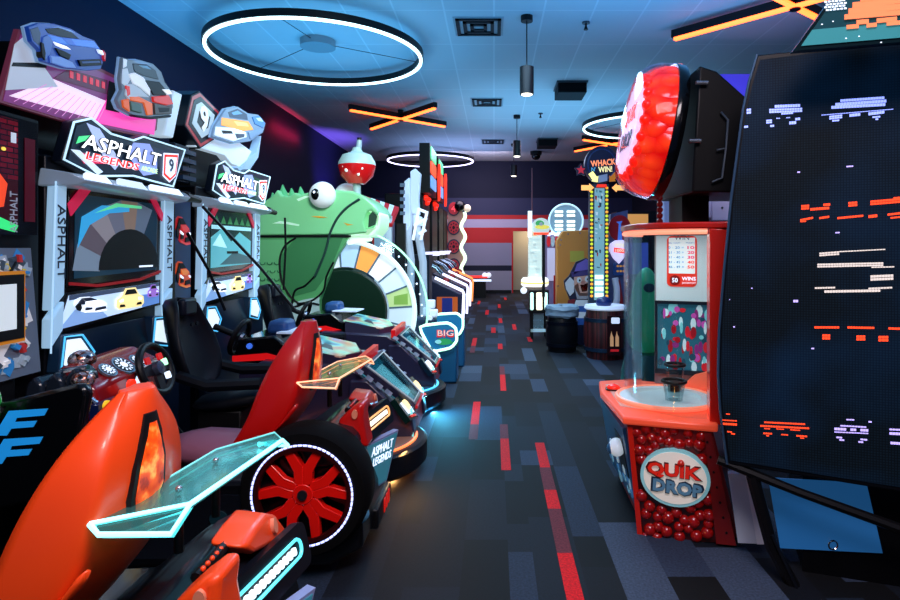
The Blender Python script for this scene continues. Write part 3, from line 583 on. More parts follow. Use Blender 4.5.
def shell_seat(yc, col, t):
    lv = [(1.135,-.905,-.95,.06),(1.128,-.90,-.955,.068),(1.07,-.892,-.995,.12),(1.00,-.885,-1.03,.18),(.90,-.885,-1.08,.21),(.80,-.90,-1.12,.225),(.70,-.945,-1.15,.235),(.62,-1.01,-1.2,.235),(.56,-1.06,-1.24,.225)]
    rings = []
    for z, xr, xf, w in lv:
        rings.append([(xf,yc-w,z),((xf+xr)/2,yc-w*1.02,z),(xr-.035,yc-w*.93,z),(xr-.005,yc-w*.5,z),(xr+.01,yc,z),(xr-.005,yc+w*.5,z),(xr-.035,yc+w*.93,z),((xf+xr)/2,yc+w*1.02,z),(xf,yc+w,z),
                      (xf+.01,yc+w*.86,z),(xr-.07,yc+w*.7,z),(xr-.05,yc,z),(xr-.07,yc-w*.7,z),(xf+.01,yc-w*.86,z)])
    seat = MB().loft(rings).build('seat_shell', col, t, sub=2)
    cr = seat.data.attributes.new('crease_edge','FLOAT','EDGE')
    for e in seat.data.edges:
        i, j = e.vertices
        if i//14 != j//14 and i % 14 == j % 14: cr.data[e.index].value = {2:.75, 6:.75, 0:.8, 8:.8, 9:.6, 13:.6}.get(i % 14, 0)
        elif i//14 == j//14 and i//14 in (0, len(lv)-1): cr.data[e.index].value = .7
    def strip(ws, dx, m, name, par):
        b = MB(); vs = []; R_ = []
        for z, w in ws:
            for i in range(len(lv)-1):
                if lv[i][0] >= z >= lv[i+1][0]: k = (lv[i][0]-z)/(lv[i][0]-lv[i+1][0]); xr = lv[i][1]*(1-k)+lv[i+1][1]*k
            ys = yc-.035+.10*(z-.94); w *= .86; R_.append([(xr-.03,ys-w,z),(xr+dx-.008,ys-w,z),(xr+dx,ys,z),(xr+dx-.006,ys+w,z),(xr-.03,ys+w,z)])
        b.loft(R_); return b.build(name, m, par)
    ws = [(1.075,.028),(1.02,.05),(.95,.075),(.88,.085),(.83,.07),(.8,.035)]
    s = strip(ws, .010, BLK, 'rear_slot', seat)
    art = ramp_mat('flame_picture', 'noise', 14, [(.30,'#200402'),(.42,'#b02806'),(.52,'#ff5a10'),(.6,'#ffb050'),(.66,'#d03808'),(.74,'#300804')], .3, .6, 4)
    strip([(1.05,.016),(1.0,.036),(.95,.058),(.88,.068),(.84,.052),(.82,.03)], .014, art, 'flame_picture', seat)
    # side rib under the shell
    MB().loft([[(-.94,yc-.24,.78),(-.90,yc-.22,.80),(-.90,yc-.2,.78),(-.94,yc-.2,.75)],[(-.99,yc-.25,.68),(-.95,yc-.24,.70),(-.95,yc-.2,.69),(-.99,yc-.2,.66)],[(-1.12,yc-.25,.58),(-1.07,yc-.24,.6),(-1.07,yc-.2,.6),(-1.12,yc-.2,.57)]]).build('shell_rib', col, seat, sub=1)
def car_wheel(xc, zc, yf, t):
    F = Frame((xc, yf, zc), (1,0,0), (0,0,1))     # faces the entrance
    w = MB().lathe(F, [(.215,-.2),(.27,-.2),(.29,-.16),(.29,-.04),(.27,-.005),(.235,0),(.215,-.01),(.215,-.2)], 56).build('wheel', RUBBER, t)
    MB().lathe(F, [(.01,-.16),(.215,-.16),(.215,-.15),(.01,-.15)], 40).build('brake_backing', BLK, w)
    b = MB(); n = 64
    for k in range(n):
        a0, a1 = 2*PI*k/n, 2*PI*(k+.7)/n
        b.tube([F.p(.222*math.cos(a0+(a1-a0)*j/2), .222*math.sin(a0+(a1-a0)*j/2), .004) for j in range(3)], .005, 6)
    b.build('led_ring', M('#c8ccff', .3, emit=1.7, ecol='#b8c0ff'), w)
    MB().torus(F, .222, .003, 0, 0, 0, 64, 6).build('led_base_ring', M('#8a90e8', .3, emit=.9), w)
    MB().lathe(F, [(.196,-.03),(.212,-.03),(.212,.0),(.196,.0),(.196,-.03)], 48).build('rim', M('#30080a', .3), w)
    sp = MB()
    for k in range(5):
        a = PI/2+2*PI*k/5
        u = Vector((math.cos(a), math.sin(a))); v = Vector((-u.y, u.x))
        P = lambda r, s: (u.x*r+v.x*s, u.y*r+v.y*s)  # across and along one spoke
        for s in (1, -1):
            sp.prism(F, [P(.02,.0),P(.05,.04*s),P(.10,.042*s),P(.2,.096*s),P(.206,.056*s),P(.12,.0)][::s], -.05, -.012)
    sp.lathe(F, [(.005,-.05),(.045,-.05),(.045,-.008),(.005,-.008)], 20).build('spokes', M('#f0140c', .28, coat=.4), w, bevel=.003)
    MB().lathe(F, [(.003,-.008),(.022,-.008),(.022,.002),(.003,.002)], 16).build('hub_cap', M('#2c3038', .3, .6), w)
    b = MB().rrect(F, -.13,-.03,-.075,.03,.01,-.12,-.06); b.build('brake_caliper', M('#3a0c0e', .4), w)
def steering(c, r, t, tilt=.35, red=True):
    F = Frame(c, (0,1,0), (-math.sin(tilt),0,math.cos(tilt)))
    s = MB().torus(F, r, .019, n=40, k=10).build('steering_wheel', M('#0a0b0e', .45), t)
    b = MB(); b.prism(F, [(-r,-.015),(-.03,-.03),(.03,-.03),(r,-.015),(r,.02),(.03,.03),(-.03,.03),(-r,.02)],-.008,.008); b.prism(F, [(-.025,-r),(.025,-r),(.03,0),(-.03,0)],-.008,.008)
    b.build('wheel_spokes', M('#14161c',.4), s)
    MB().lathe(F, [(.003,0),(.04,0),(.034,.03),(.003,.034)], 16).build('hub', M('#5a6478',.25,.7), s)
    if red:
        for a, z, m in ((.05,.055,M('#d01818',.3,emit=.4)),(.075,.02,GREENL),(.065,-.05,LW),(-.06,.05,M('#d01818',.3,emit=.3))): MB().rrect(F, a-.02,z-.018,a+.02,z+.018,.008,.006,.016).build('button', m, s)
    MB().cyl(F.p(0,0,-.2), F.p(0,0,0), .022).build('steering_column', BLK, s)
def cockpit(yc, col, glow, label, dash, ty):
    t = thing('racing_cockpit', (-1.3, yc, 0), label, 'racing game', 'car shaped racing cockpits')
    MB().slab([(-.6,.12,.3),(-.60,.3,.34),(-.65,.56,.32),(-.70,.64,.30),(-.9,.62,.33),(-1.1,.46,.37),(-1.75,.44,.37),(-1.85,.62,.3),(-2.05,.62,.3),(-2.05,.06,.37),(-.75,.06,.34)], yc+.02).build('body', M('#090b10', .28, coat=.4), t, bevel=.02)
    MB().slab([(-.9,.62,.34),(-.80,.67,.33),(-.68,.64,.3),(-.64,.6,.3),(-.64,.5,.33),(-.85,.5,.35)], yc+.02).build('tail_deck', M('#10131b', .3, coat=.4), t, bevel=.02)
    shell_seat(yc, col, t)
    MB().loft([[(-1.08,yc-.2,.54),(-1.08,yc+.2,.54),(-1.08,yc+.2,.42),(-1.08,yc-.2,.42)],[(-1.35,yc-.22,.575),(-1.35,yc+.22,.575),(-1.35,yc+.2,.42),(-1.35,yc-.2,.42)],[(-1.66,yc-.22,.60),(-1.66,yc+.22,.60),(-1.62,yc+.19,.42),(-1.62,yc-.19,.42)]]).build('seat_cushion', M('#8a5064', .5), t, sub=1)
    spoiler(yc, glow, t)
    car_wheel(-.845, .41, yc-.39, t)
    # fenders at the tail corners, lamp bar, number plate, diffuser
    for s in (-1, 1):
        if s > 0:
            wp = [(-.06,.71),(.03,.722),(.113,.725),(.18,.69),(.26,.59),(.35,.44),(.31,.445),(.24,.517),(.18,.59),(.09,.637),(-.005,.664)]
            P = [(yc+ty+y, z) for y, z in wp]; fr = [(-.635-.18*max(0,(z-.57)), y, z) for y, z in P]; bk = [(x-.10, y, z+.012) for x, y, z in fr]
        else:
            wp = [(-.76,.66),(-.70,.715),(-.66,.745),(-.627,.75),(-.635,.68),(-.608,.531),(-.65,.545),(-.708,.588)]
            fr = [(x, yc+ty-.27, z) for x, z in wp]; bk = [(x+.01, yc+ty-.16, z+.01) for x, z in wp]
        b = MB(); n = len(fr)
        b.add(fr+bk, [list(range(n)), list(range(n,2*n))[::-1]]+[(q,n+q,n+(q+1)%n,(q+1)%n) for q in range(n)])
        f = b.build('fender', col, t, bevel=.02, seg=4)
        MB().oval(Frame((-.655,yc+ty+.13,.68),(0,1,0),(-.2,0,1)) if s > 0 else Frame((-.67,yc+ty-.268,.70),(1,0,0),(0,0,1)),0,0,.014,.022,0,.012).build('reflector', M('#f09070',.3), f)
    FT = Frame((-.62,yc+ty-.02,.60),(.16,1,0),(-.25,.04,.97))
    p = MB().rrect(FT, -.25,-.075,.25,.06,.03,-.03,.0).build('lamp_housing', M('#0b1018',.3), t)
    MB().tube([FT.p(a,b_,.004) for a,b_ in rounded(-.2,-.026,.2,.026,.024)],.005,6,closed=True).build('lamp_rim', M('#5ad8e8',.3,emit=1.) if glow is CYAN else M('#f0a860',.3,emit=.9), p)
    b = MB()
    for k in range(14): b.rrect(FT, -.17+.0245*k,-.011,-.153+.0245*k,.011,.005,.0,.008)
    b.build('led_strip', M('#e8fcff',.3,emit=1.3) if glow is CYAN else M('#fff0d8',.3,emit=1.6), p)
    MB().tube([(-.73,yc+ty-.17,.69),(-.72,yc+ty-.1,.70),(-.72,yc+ty-.02,.705)],.016).build('grab_bar', BLK, t)
    for k in range(6): MB().ball((-.715,yc+ty-.165+.024*k,.712),.007,8,6).build('rivet', col, t)
    FP_ = Frame((-.60,yc+ty-.02,.40),(.42,.9,0),(.05,0,1))
    q = MB().prism(FP_, [(-.15,.11),(-.06,-.14),(.06,-.14),(.15,.11)],-.02,.012).build('number_plate', M('#8a94c0',.3), t)
    MB().prism(FP_, [(-.135,.1),(-.052,-.13),(.052,-.13),(.135,.1)],.012,.016).build('plate_face', M('#2f6a7c',.3,emit=.5), q)
    text('ASPHALT', FP_, 0,.06,.045, LW, q, w=.19, c=.017, shear=.2); text('LEGENDS', FP_, 0,.005,.04, LW, q, w=.16, c=.017, shear=.2)
    MB().box((-.68,yc-.05,.1),(-.575,yc+.32,.2)).build('diffuser', BLK, t, bevel=.01)
    for k in range(3): MB().box((-.577,yc+.1+.06*k,.12),(-.57,yc+.13+.06*k,.19)).build('fog_lamp', M('#c01810',.3,emit=.5), t)
    MB().ball((-.62,yc-.28,.28),(.05,.05,.04)).build('side_lamp', M('#5aa0c0',.2), t)
    MB().prism(Frame((0,yc-.355,0),(1,0,0),(0,0,1)), [(-1.75,.12),(-1.15,.12),(-1.1,.4),(-1.75,.42)],0,.012).build('side_skirt', M('#0e1118',.25,coat=.5), t)
    FS = Frame((0,yc-.36,0),(1,0,0),(0,0,1))
    MB().oval(FS,-1.22,.3,.04,.035,.0,.015).build('side_cap', M('#123038',.3), t)
    if dash:
        # dashboard with red cowl, dials, buttons and bare engine
        MB().loft([[(-1.82,yc-.3,.86),(-1.82,yc+.25,.90),(-1.78,yc+.25,.70),(-1.78,yc-.3,.68)],[(-1.94,yc-.28,.95),(-1.94,yc+.22,.97),(-1.94,yc+.22,.7),(-1.94,yc-.28,.7)],[(-2.02,yc-.25,.95),(-2.02,yc+.2,.97),(-2.02,yc+.2,.7),(-2.02,yc-.25,.7)]]).build('dashboard', M('#8c0c12',.25,coat=.6), t, bevel=.02)
        FD = Frame((-1.865,yc,.905),(0,1,0),(-.8,0,.6))
        for a, r in ((-.14,.036),(-.02,.05),(.10,.036)):
            g = MB().lathe(FD, [(.003,0),(r+.01,0),(r+.01,.012),(.003,.012)],24,a=a).build('dial', SILV, t)
            MB().lathe(FD, [(.003,.012),(r,.012),(r,.014),(.003,.014)],24,a=a).build('dial_face', M('#12181f',.3), g)
            b = MB()
            for k in range(12): 
                an = 2*PI*k/12; b.rect(Frame(FD.p(a,0,.014),FD.u*math.cos(an)+FD.v*math.sin(an),FD.v*math.cos(an)-FD.u*math.sin(an)), r*.6,-.003,r*.9,.003,0,.002)
            b.oval(FD,a,0,r*.4,r*.4,.014,.016); b.build('dial_print', LW, g)
        steering((-1.72,yc+.02,.885),.125,t)
        for a, m in ((-.11,REDL),(-.035,M('#bfe8ff',.3,emit=1.))):
            b = MB().lathe(Frame((-1.775,yc+a,.835+.1*(a+.11)),(0,1,0),(0,0,1)),[(.003,0),(.026,0),(.026,.02),(.003,.024)],18).build('push_button', m, t)
        MB().box((-1.80,yc-.36,.62),(-1.76,yc-.2,.80)).build('coin_panel', M('#0c1a48',.3,emit=.1), t)
        MB().lathe(Frame((-1.755,yc-.32,.79),(0,1,0),(0,0,1)),[(.003,0),(.022,0),(.022,.012),(.003,.014)],18).build('push_button', M('#e8b82a',.3,emit=.6), t)
        for k in range(3):
            MB().loft([[(-2.08+.09*k+x*.055,yc-.30+y,.78+.02*k+h) for x, h in ((-1,0),(-.7,.10),(0,.14),(.7,.10),(1,0))] for y in (-.02,.04,.1)]).build('intake_hump', M('#1c2430',.22,coat=.5), t, bevel=.015)
        MB().tube([(-2.1,yc-.34,.77),(-1.95,yc-.34,.80),(-1.82,yc-.34,.835),(-1.79,yc-.33,.80)],.012).tube([(-2.0,yc-.26,.93),(-1.86,yc-.28,.955)],.012).build('chrome_rail', CHROME, t)
        cm = ramp_mat('chrome_mesh','voronoi',60,[(0,'#2a1410'),(.35,'#d07050'),(.6,'#e8e8ee'),(.8,'#30343c')],.2,0,metal=.8,bump=.6)
        for x, y, z, r in ((-1.97,yc-.16,.965,.06),(-1.87,yc-.3,.90,.05)): MB().ball((x,y,z),(r,r,r*.8)).build('engine_filter', cm, t)
        gr = MB().lathe(Frame((-2.0,yc-.62,.86),(.4,-.9,0),(0,0,1)),[(.003,0),(.07,0),(.07,.02),(.003,.03)],24).build('round_gauge', ramp_mat('gauge','voronoi',50,[(0,'#0c1014'),(.5,'#2ad04a'),(.62,'#d8dce0'),(.8,'#11181c')],.3,.2), t)
        # side panel with double F letters
        FPn = FY(yc-.58); pts = [(-2.05,.42),(-1.74,.5),(-1.66,.9),(-1.67,.93),(-1.7,.945),(-2.05,.86)]
        sp = MB().prism(FPn, pts, -.05, 0).build('side_panel', M('#06080c',.25,coat=.4), t, bevel=.02)
        b = MB(); bl = M('#1b8ad6',.3,emit=.45)
        for ox, oz in ((-2.0,.735),(-2.02,.62)):
            b.prism(FPn, [(ox-.04,oz),(ox+.012,oz),(ox+.03,oz+.028),(ox+.12,oz+.035),(ox+.135,oz+.06),(ox+.045,oz+.055),(ox+.052,oz+.072),(ox+.165,oz+.082),(ox+.18,oz+.11),(ox+.02,oz+.1)],.0,.003,bl)
        b.build('letter_logo', bl, sp)
        MB().prism(FPn, [(-1.71,.62),(-1.70,.62),(-1.665,.9),(-1.675,.9)],.0,.004).build('panel_grip', BLK, sp)
    return t
cockpit(1.58, M('#ff4a12',.38,coat=.2), CYAN, 'bright orange car cockpit with shell seat and cyan lit clear spoiler', False, .06)
cockpit(3.03, M('#c8100c',.35,coat=.3), AMB, 'red car cockpit with LED ringed red wheel and amber lit spoiler', True, .13)

# ------------------------------------------------------------------ dark angular car pods on round bases
IRI = ramp_mat('iridescent_sheet','noise',5,[(.3,'#5a8aa0'),(.42,'#7fd0d8'),(.5,'#a8e8c0'),(.6,'#d8a890'),(.75,'#8aa0d8')],.08,.12,1)
PUR = M('#2c2944',.3,coat=.3); TEAL = clear('teal_pane','#a8dce4',.55)
def pod(yc, glowc, label, rims, dy):
    t = thing('car_pod', (-1.1,yc,0), label, 'racing game', 'angular dark car pods on round bases')
    # round motion base
    F = Frame((-.99,yc+dy,0),(1,0,0),(0,1,0))
    bs = MB().lathe(F, [(.02,.04),(.50,.04),(.53,.07),(.53,.19),(.51,.205),(.02,.205)],56).build('round_base', M('#10141c',.35), t)
    MB().torus(F,.455,.011,c=.207,n=56).build('base_light_ring', glowc, bs)
    MB().torus(F,.44,.012,c=.025,n=56).build('under_light_ring', glowc, bs)
    MB().lathe(F, [(.02,.2),(.44,.2),(.44,.211),(.02,.211)],48).build('base_plate', M('#c08a70' if rims else '#2f7a9c',.4), bs)  # amber and blue ring light put into the plates' colours
    MB().cyl((-1.0,yc,.20),(-1.0,yc,.32),.2,.16,24).build('pivot', BLK, t)
    # body
    MB().slab([(-1.78,.28,.3),(-1.78,.62,.3),(-1.6,.72,.33),(-1.0,.68,.36),(-.92,.62,.36),(-.60,.33,.26),(-.58,.2,.24),(-.7,.16,.3),(-1.6,.2,.32)], yc).build('body', PUR, t, bevel=.015)
    for s in (-1,1):
        y = yc+s*.3
        w = MB().slab([(-.98,.60,.1),(-.86,.60,.1),(-.68,.42,.09),(-.56,.33,.07),(-.54,.2,.06),(-.72,.16,.1),(-1.0,.25,.1)], y).build('flank', PUR, t, bevel=.012)
        b = MB()
        for k in range(4): 
            x = -.90+.06*k; e = (-.36 if s < 0 else .29)-s*(x+.91)/.335*.15; f = Frame((x,yc+e+s*.05,.685-.9*(x+.91)),(s*.5,1,0),(-.8,0,.62)); b.rect(f,-.045,-.011,.045,.011,-.03,.0)
        b.build('vent_slats', M('#8c98b0',.3,emit=.12), w)
        l = MB().prism(Frame((-.615,y,.385),(0,1,0),(-.62,0,.78)), [(-.13,-.07),(.08,-.11),(.12,-.02),(.08,.09),(-.10,.11)],-.03,.012).build('lamp_housing', M('#0c2a26' if rims else '#10283a',.2), t)
        FL = Frame((-.612,y,.385),(0,1,0),(-.62,0,.78))
        MB().prism(FL, [(-.08,-.03),(.045,-.06),(.07,-.02),(.05,-.015),(.035,-.04),(-.06,-.012),(-.06,.06),(-.08,.06)],.012,.02).build('lamp_outline', LW, l)
        MB().oval(FL,.0,.018,.05,.04,.012,.026).build('lamp_lens', M('#ffe0a0',.2,emit=1.2) if rims else M('#e8f4ff',.2,emit=1.), l)
        MB().prism(FL, [(-.075,-.06),(.045,-.09),(.045,-.075),(-.07,-.045)],.012,.018).build('lamp_accent', M('#e03018',.3,emit=.6), l)
    FB = Frame((-.565,yc,.25),(0,1,0),(-.1,0,1))
    MB().prism(FB, [(-.36,-.07),(.36,-.07),(.37,.045),(.2,.06),(-.2,.06),(-.37,.045)],-.05,.0).build('rear_fascia', M('#a01424',.35,coat=.3), t, bevel=.006)
    for s in (-1,1): MB().prism(FB, [(s*.3,-.05),(s*.37,-.06),(s*.34,.13),(s*.31,.14)],.0,.012).build('corner_light', M('#7fd8d8',.3,emit=.7), t)
    # engine cover: frame, clear pane, engine below
    A, B_, Cc, D = Vector((-.91,yc-.36,.672)), Vector((-.91,yc+.29,.672)), Vector((-.575,yc+.13,.37)), Vector((-.575,yc-.22,.37))
    n = (Cc-A).cross(B_-A).normalized(); n = n if n.z > 0 else -n
    fr = MB()
    ctr = (A+B_+Cc+D)/4
    o = [p+n*.03 for p in (A,B_,Cc,D)]; i_ = [ctr+(p-ctr)*.9+n*.03 for p in (A,B_,Cc,D)]; ol = [p-n*.02 for p in (A,B_,Cc,D)]; il = [p-n*.03 for p in i_]
    fs = []
    for k in range(4):
        k2 = (k+1) % 4; fs += [(k,k2,4+k2,4+k),(8+k,8+k2,k2,k),(4+k,4+k2,12+k2,12+k)]
    fr.add(o+i_+ol+il, fs); f = fr.build('engine_cover_frame', PUR, t)
    MB().tube([q+n*.004 for q in i_],.006,6,closed=True).build('silver_edge', M('#b8c8d0',.2,emit=.25), f)
    MB().add([q-n*.004 for q in i_]+[q-n*.010 for q in i_],[(0,1,2,3),(7,6,5,4),(0,4,5,1),(1,5,6,2),(2,6,7,3),(3,7,4,0)]).build('clear_pane', TEAL, f)
    e = MB()
    for s in (-.07,.0,.07): e.tube([ctr+Vector((-.12,s*1.3,.085)), ctr+Vector((.1,s*.8,-.11))],.03,10)
    for k in range(3): e.tube([ctr+Vector((-.06+.06*k,-.12,.035-.05*k)), ctr+Vector((-.06+.06*k,.12,.035-.05*k))],.012,8)
    e.build('engine', M('#eef4f4',.3,emit=.7), f)
    MB().add([q-n*.055 for q in i_]+[q-n*.065 for q in i_],[(0,1,2,3),(7,6,5,4),(0,4,5,1),(1,5,6,2),(2,6,7,3),(3,7,4,0)]).build('engine_bay', M('#3f8ea4',.3,emit=.5), f)
    MB().box((-.965,yc-.33,.66),(-.925,yc+.33,.73)).build('red_spoiler_bar', M('#d8141a',.3,emit=.25), t)
    MB().box((-.562,yc-.19,.355),(-.545,yc+.19,.375)).build('red_trim', M('#d8141a',.3,emit=.2), t)
    # front half: dash, stripe, windshield sheet, nose wedge
    MB().slab([(-1.85,.7,.24),(-1.80,.86,.24),(-1.55,.88,.24),(-1.42,.78,.24),(-1.42,.66,.24)], yc).build('dashboard', BLKG, t, bevel=.015)
    MB().prism(FY(yc-.24), [(-1.84,.74),(-1.6,.76),(-1.45,.72),(-1.62,.71),(-1.84,.70)],.002,.012).build('red_stripe', M('#e01418',.3,emit=.4), t)
    MB().loft([[(-1.66,yc-.11,.87),(-1.5,yc-.11,.87),(-1.5,yc+.11,.87),(-1.66,yc+.11,.87)],[(-1.65,yc-.1,.97),(-1.51,yc-.1,.97),(-1.51,yc+.1,.97),(-1.65,yc+.1,.97)]]).build('blue_pad', M('#1c4a86',.5), t, bevel=.03)
    MB().prism(Frame((-1.4,yc-.05,.885),(1,0,0),(0,1,0)), [(-.16,-.12),(.08,-.16),(.1,.1),(-.1,.16)],0,.012).build('white_card', M('#c8d8f0',.4,emit=.25), t)
    ws = [Vector((-1.42,yc-.30,.82)),Vector((-1.42,yc+.28,.82)),Vector((-1.08,yc+.22,.76)),Vector((-1.0,yc,.735)),Vector((-1.08,yc-.26,.74))]
    MB().add(ws+[q-Vector((0,0,.012)) for q in ws],[(0,1,2,3,4),(9,8,7,6,5)]+[(k,(k+1)%5,5+(k+1)%5,5+k) for k in range(5)]).build('iridescent_windshield', IRI, t)
    MB().loft([[(-1.4,yc-.31,.81),(-1.4,yc+.29,.81),(-1.4,yc+.29,.66),(-1.4,yc-.31,.66)],[(-1.09,yc-.26,.74),(-1.09,yc+.22,.75),(-1.09,yc+.25,.64),(-1.09,yc-.28,.62)],[(-.99,yc-.03,.73),(-.99,yc+.03,.73),(-.99,yc+.1,.66),(-.99,yc-.1,.66)]]).build('nose_wedge', PUR, t)
    steering((-1.86,yc-.08,.85),.125,t,-.4,False)
    MB().lathe(FY(yc-.245), [(.003,0),(.02,0),(.02,.012),(.003,.014)],14,a=-1.72,b=.81).build('push_button', M('#3a6ad8',.3,emit=.7), t)
    return t
pod(4.47, M('#ff9a58',.3,emit=1.5,ecol='#ff7a3a'), 'dark angular car pod on amber lit round base beside the red cockpit', True, -.36)
pod(5.95, M('#7fd8ff',.3,emit=1.3,ecol='#38b8f0'), 'dark angular car pod on blue lit round base near the fish game consoles', False, -.25)
# ------------------------------------------------------------------ green fish wheel game
YF = 6.9
F = FY(YF); G1 = M('#86d89a',.4,coat=.2); G2 = M('#58a86a',.45); G3 = M('#3a8050',.45)
t = thing('fish_wheel_game', (-1.9,YF+.4,0), 'huge green fish arcade game with wheel of coloured wedges and bobber on top', 'arcade game')
MB().box((-2.62,YF+.12,0),(-1.65,YF+.9,1.6)).build('cabinet', M('#1b4a34',.5), t, bevel=.02)
head = [(262,236),(262,205),(271,200),(277,196),(281,190),(285,196),(293,197),(299,193),(303,196),(315,192),(326,190),(340,191),(355,192),(366,197),(376,205),(381,213),(379,217),(373,211),(369,212),(366,222),(369,233),(352,235)]
fh = MB().prism(F, on_y(YF, head), -.75, .12).build('fish_head', G1, t, bevel=.045, seg=4)
b = MB()
for px, py in ((281,191),(299,193),(290,194.5),(271,199)):
    p = on_y(YF, [(px,py-3)])[0]; b.cyl((p[0]+.03,YF-.0,p[1]-.12),(p[0],YF+.05,p[1]+.04),.07,.008,10)
b.build('fin_spikes', M('#5cb878',.45), fh)
for px, py, y in ((326,196,YF-.14),(337,192,YF+.45)):
    p = at(px, py, YF); e = MB().ball((p.x,y,p.z),(.15,.11,.15),24,16).build('eye', M('#e8eef4',.25,emit=.15), fh)
    if y < YF: MB().ball((p.x-.05,y-.085,p.z),(.055,.035,.065),16,10).ball((p.x-.06,y-.112,p.z+.02),(.016,.01,.018),8,6,LW).build('pupil', BLKG, e)
lip = on_y(YF, [(350,237),(351,232),(365,230),(370,233),(377,226),(379,217),(376,212),(370,213),(371,209),(378,208.5),(382.5,216),(381,228),(374,237)])
MB().prism(F, lip, -.5, .10).build('mouth_lip', M('#c0f4cc',.4,emit=.6), fh, bevel=.03)
MB().prism(F, on_y(YF, [(370,228),(371,216),(375,211),(379,217),(377,225)]), .10, .106).build('mouth_inside', M('#0f3a28',.5), fh)
MB().tube(smooth([Vector((*on_y(YF,[q])[0],0)).xzy-Vector((0,-YF+.13,0)) for q in ((318,276),(326,258),(330,246),(333,234),(340,219),(350,208),(362,200))]),.014,8).build('gill_line', M('#123a36',.5), fh)
for q in (((276,224),(284,221.5),(292,222.5),(303,225),(302,226.5),(290,224.5),(283,224)),((300,200),(308,197),(316,196.5),(309,199),(302,202))):
    MB().prism(F, on_y(YF, q), .121,.124).build('white_streak', M('#c8f0d8',.3,emit=.2), fh)
for q in (((314,217),(322,216.5),(331,218),(323,218.5)),((346,223),(352,224.5),(356,225),(350,226))): MB().prism(F, on_y(YF, q), .121,.124).build('orange_streak', M('#e8a82a',.4), fh)
side = MB().prism(F, on_y(YF, [(260,236),(351,236),(346,246),(339,256),(334,268),(327,286),(322,300),(322,330),(260,330)]), .0,.10).build('side_board', G2, t, bevel=.006)
b = MB(); b.prism(F, on_y(YF, [(300,236),(346,236),(338,256),(330,274),(318,290),(296,296),(284,280),(284,256)]), .1,.103, G3)
b.prism(F, on_y(YF, [(262,240),(292,240),(282,258),(283,290),(262,300)]), .1,.102, M('#6cbc80',.45))
b.prism(F, on_y(YF, [(262,330),(262,312),(290,304),(306,299),(322,296),(322,330)]), .1,.104, M('#a8c4c8',.45,emit=.1))
for pts in (((299,238),(288,246),(283,260),(285,280),(293,295),(302,303)),((318,275),(308,285),(298,290),(295,304)),((336,262),(329,276),(326,290),(314,300),(300,303)),((262,306),(280,300),(296,306),(310,302),(322,304))):
    b.tube(smooth([Vector((on_y(YF,[q])[0][0],YF-.105,on_y(YF,[q])[0][1])) for q in pts]),.012,6,BLK)
for i in range(3):
    for k in range(3): 
        p = at(266+7*i+3*(k%2), 262+8*k, YF); b.tube([(p.x+.03*math.cos(a),YF-.104,p.z+.03*math.sin(a)) for a in (0,-.8,-1.57,-2.3,-3.1)],.006,5,M('#2a6a48',.5))
b.build('fish_picture', G3, side)
MB().box((-2.7,YF-.11,1.62),(-1.62,YF-.10,1.645)).build('seam_trim', BLK, side)
# wheel
wc = on_y(YF, [(344,312)])[0]; s = YF/600
def arc(r, a): return (wc[0]+r*math.cos(a), max(wc[1]+r*math.sin(a), .04))
ri, ro = 45*s, 66*s
cols = ['#c9d6e0','#a8c4e0','#b9c8d8','#d8b06a','#d0d8c4','#b8cedc','#e8a050','#c6d4de','#b4c6d8','#c0a0b8']
w = MB()
for k in range(20):
    a0, a1 = 2*PI*k/20-.25, 2*PI*(k+1)/20-.25
    c = '#d8e0e4'
    if math.sin((a0+a1)/2)*ro+wc[1] < .0: continue
    order = {0:'#b9cede',1:'#a9c68a',2:'#c4d8e8',3:'#dfe6ea',4:'#e89a4a',5:'#9fbfe0',6:'#c8d6e2',7:'#b0c8e0',19:'#dfe4e8',18:'#e0a060'}
    P = [arc(ri, a0), arc(71*s, a0), arc(71*s, (a0+a1)/2), arc(71*s, a1), arc(ri, a1), arc(ri, (a0+a1)/2)]
    w.prism(F, P, -.1, -.03, M(order.get(k, c),.35,emit=.55))
    w.prism(F, [arc(ri,a0),arc(71*s,a0),arc(71*s,a0+.025),arc(ri,a0+.04)], -.03,-.024, M('#5a7890',.4))
    if k == 1: w.prism(F, [arc(50*s,a0+.08),arc(64*s,a0+.05),arc(66*s,a0+.22),arc(52*s,a0+.24)], -.03,-.026, M('#7fae52',.4,emit=.3))
wh = w.build('wheel', WHITE, t)
MB().prism(F, [arc(ri*.93, 2*PI*i/40) for i in range(40)], -.12, .0).build('wheel_hub', M('#0f2a1e',.35), wh, bevel=.01)
MB().tube([Vector((wc[0]+71*s*math.cos(a), YF-.03, max(wc[1]+71*s*math.sin(a), .05))) for a in [(-.8+i*.08) for i in range(38)]],.028,8).build('wheel_rim', M('#cfe8ea',.3,emit=.7), wh)
g = MB(); ang = [(-.75+i*.07) for i in range(36)]
g.loft([[Vector((wc[0]+r*s*math.cos(a), y, max(wc[1]+r*s*math.sin(a), .05))) for r, y in ((73,YF-.0),(83,YF+.05),(83,YF+.07),(73,YF+.02))] for a in ang])
gl = g.build('clear_guard', GLASS, t)
MB().tube([Vector((wc[0]+83*s*math.cos(a), YF+.05, max(wc[1]+83*s*math.sin(a), .05))) for a in ang],.012,8).build('green_lit_edge', M('#a0f0c0',.3,emit=.9), gl)
b = MB()
for a in ang[::2]: b.ball((wc[0]+78*s*math.cos(a), YF+.0, max(wc[1]+78*s*math.sin(a), .06)),.012,6,4)
b.build('guard_rivets', LW, gl)
MB().prism(F, on_y(YF, [(349,245),(352,232),(370,236),(372,241)]), .0,.06).build('pointer', M('#d8efe0',.4,emit=.5), t)
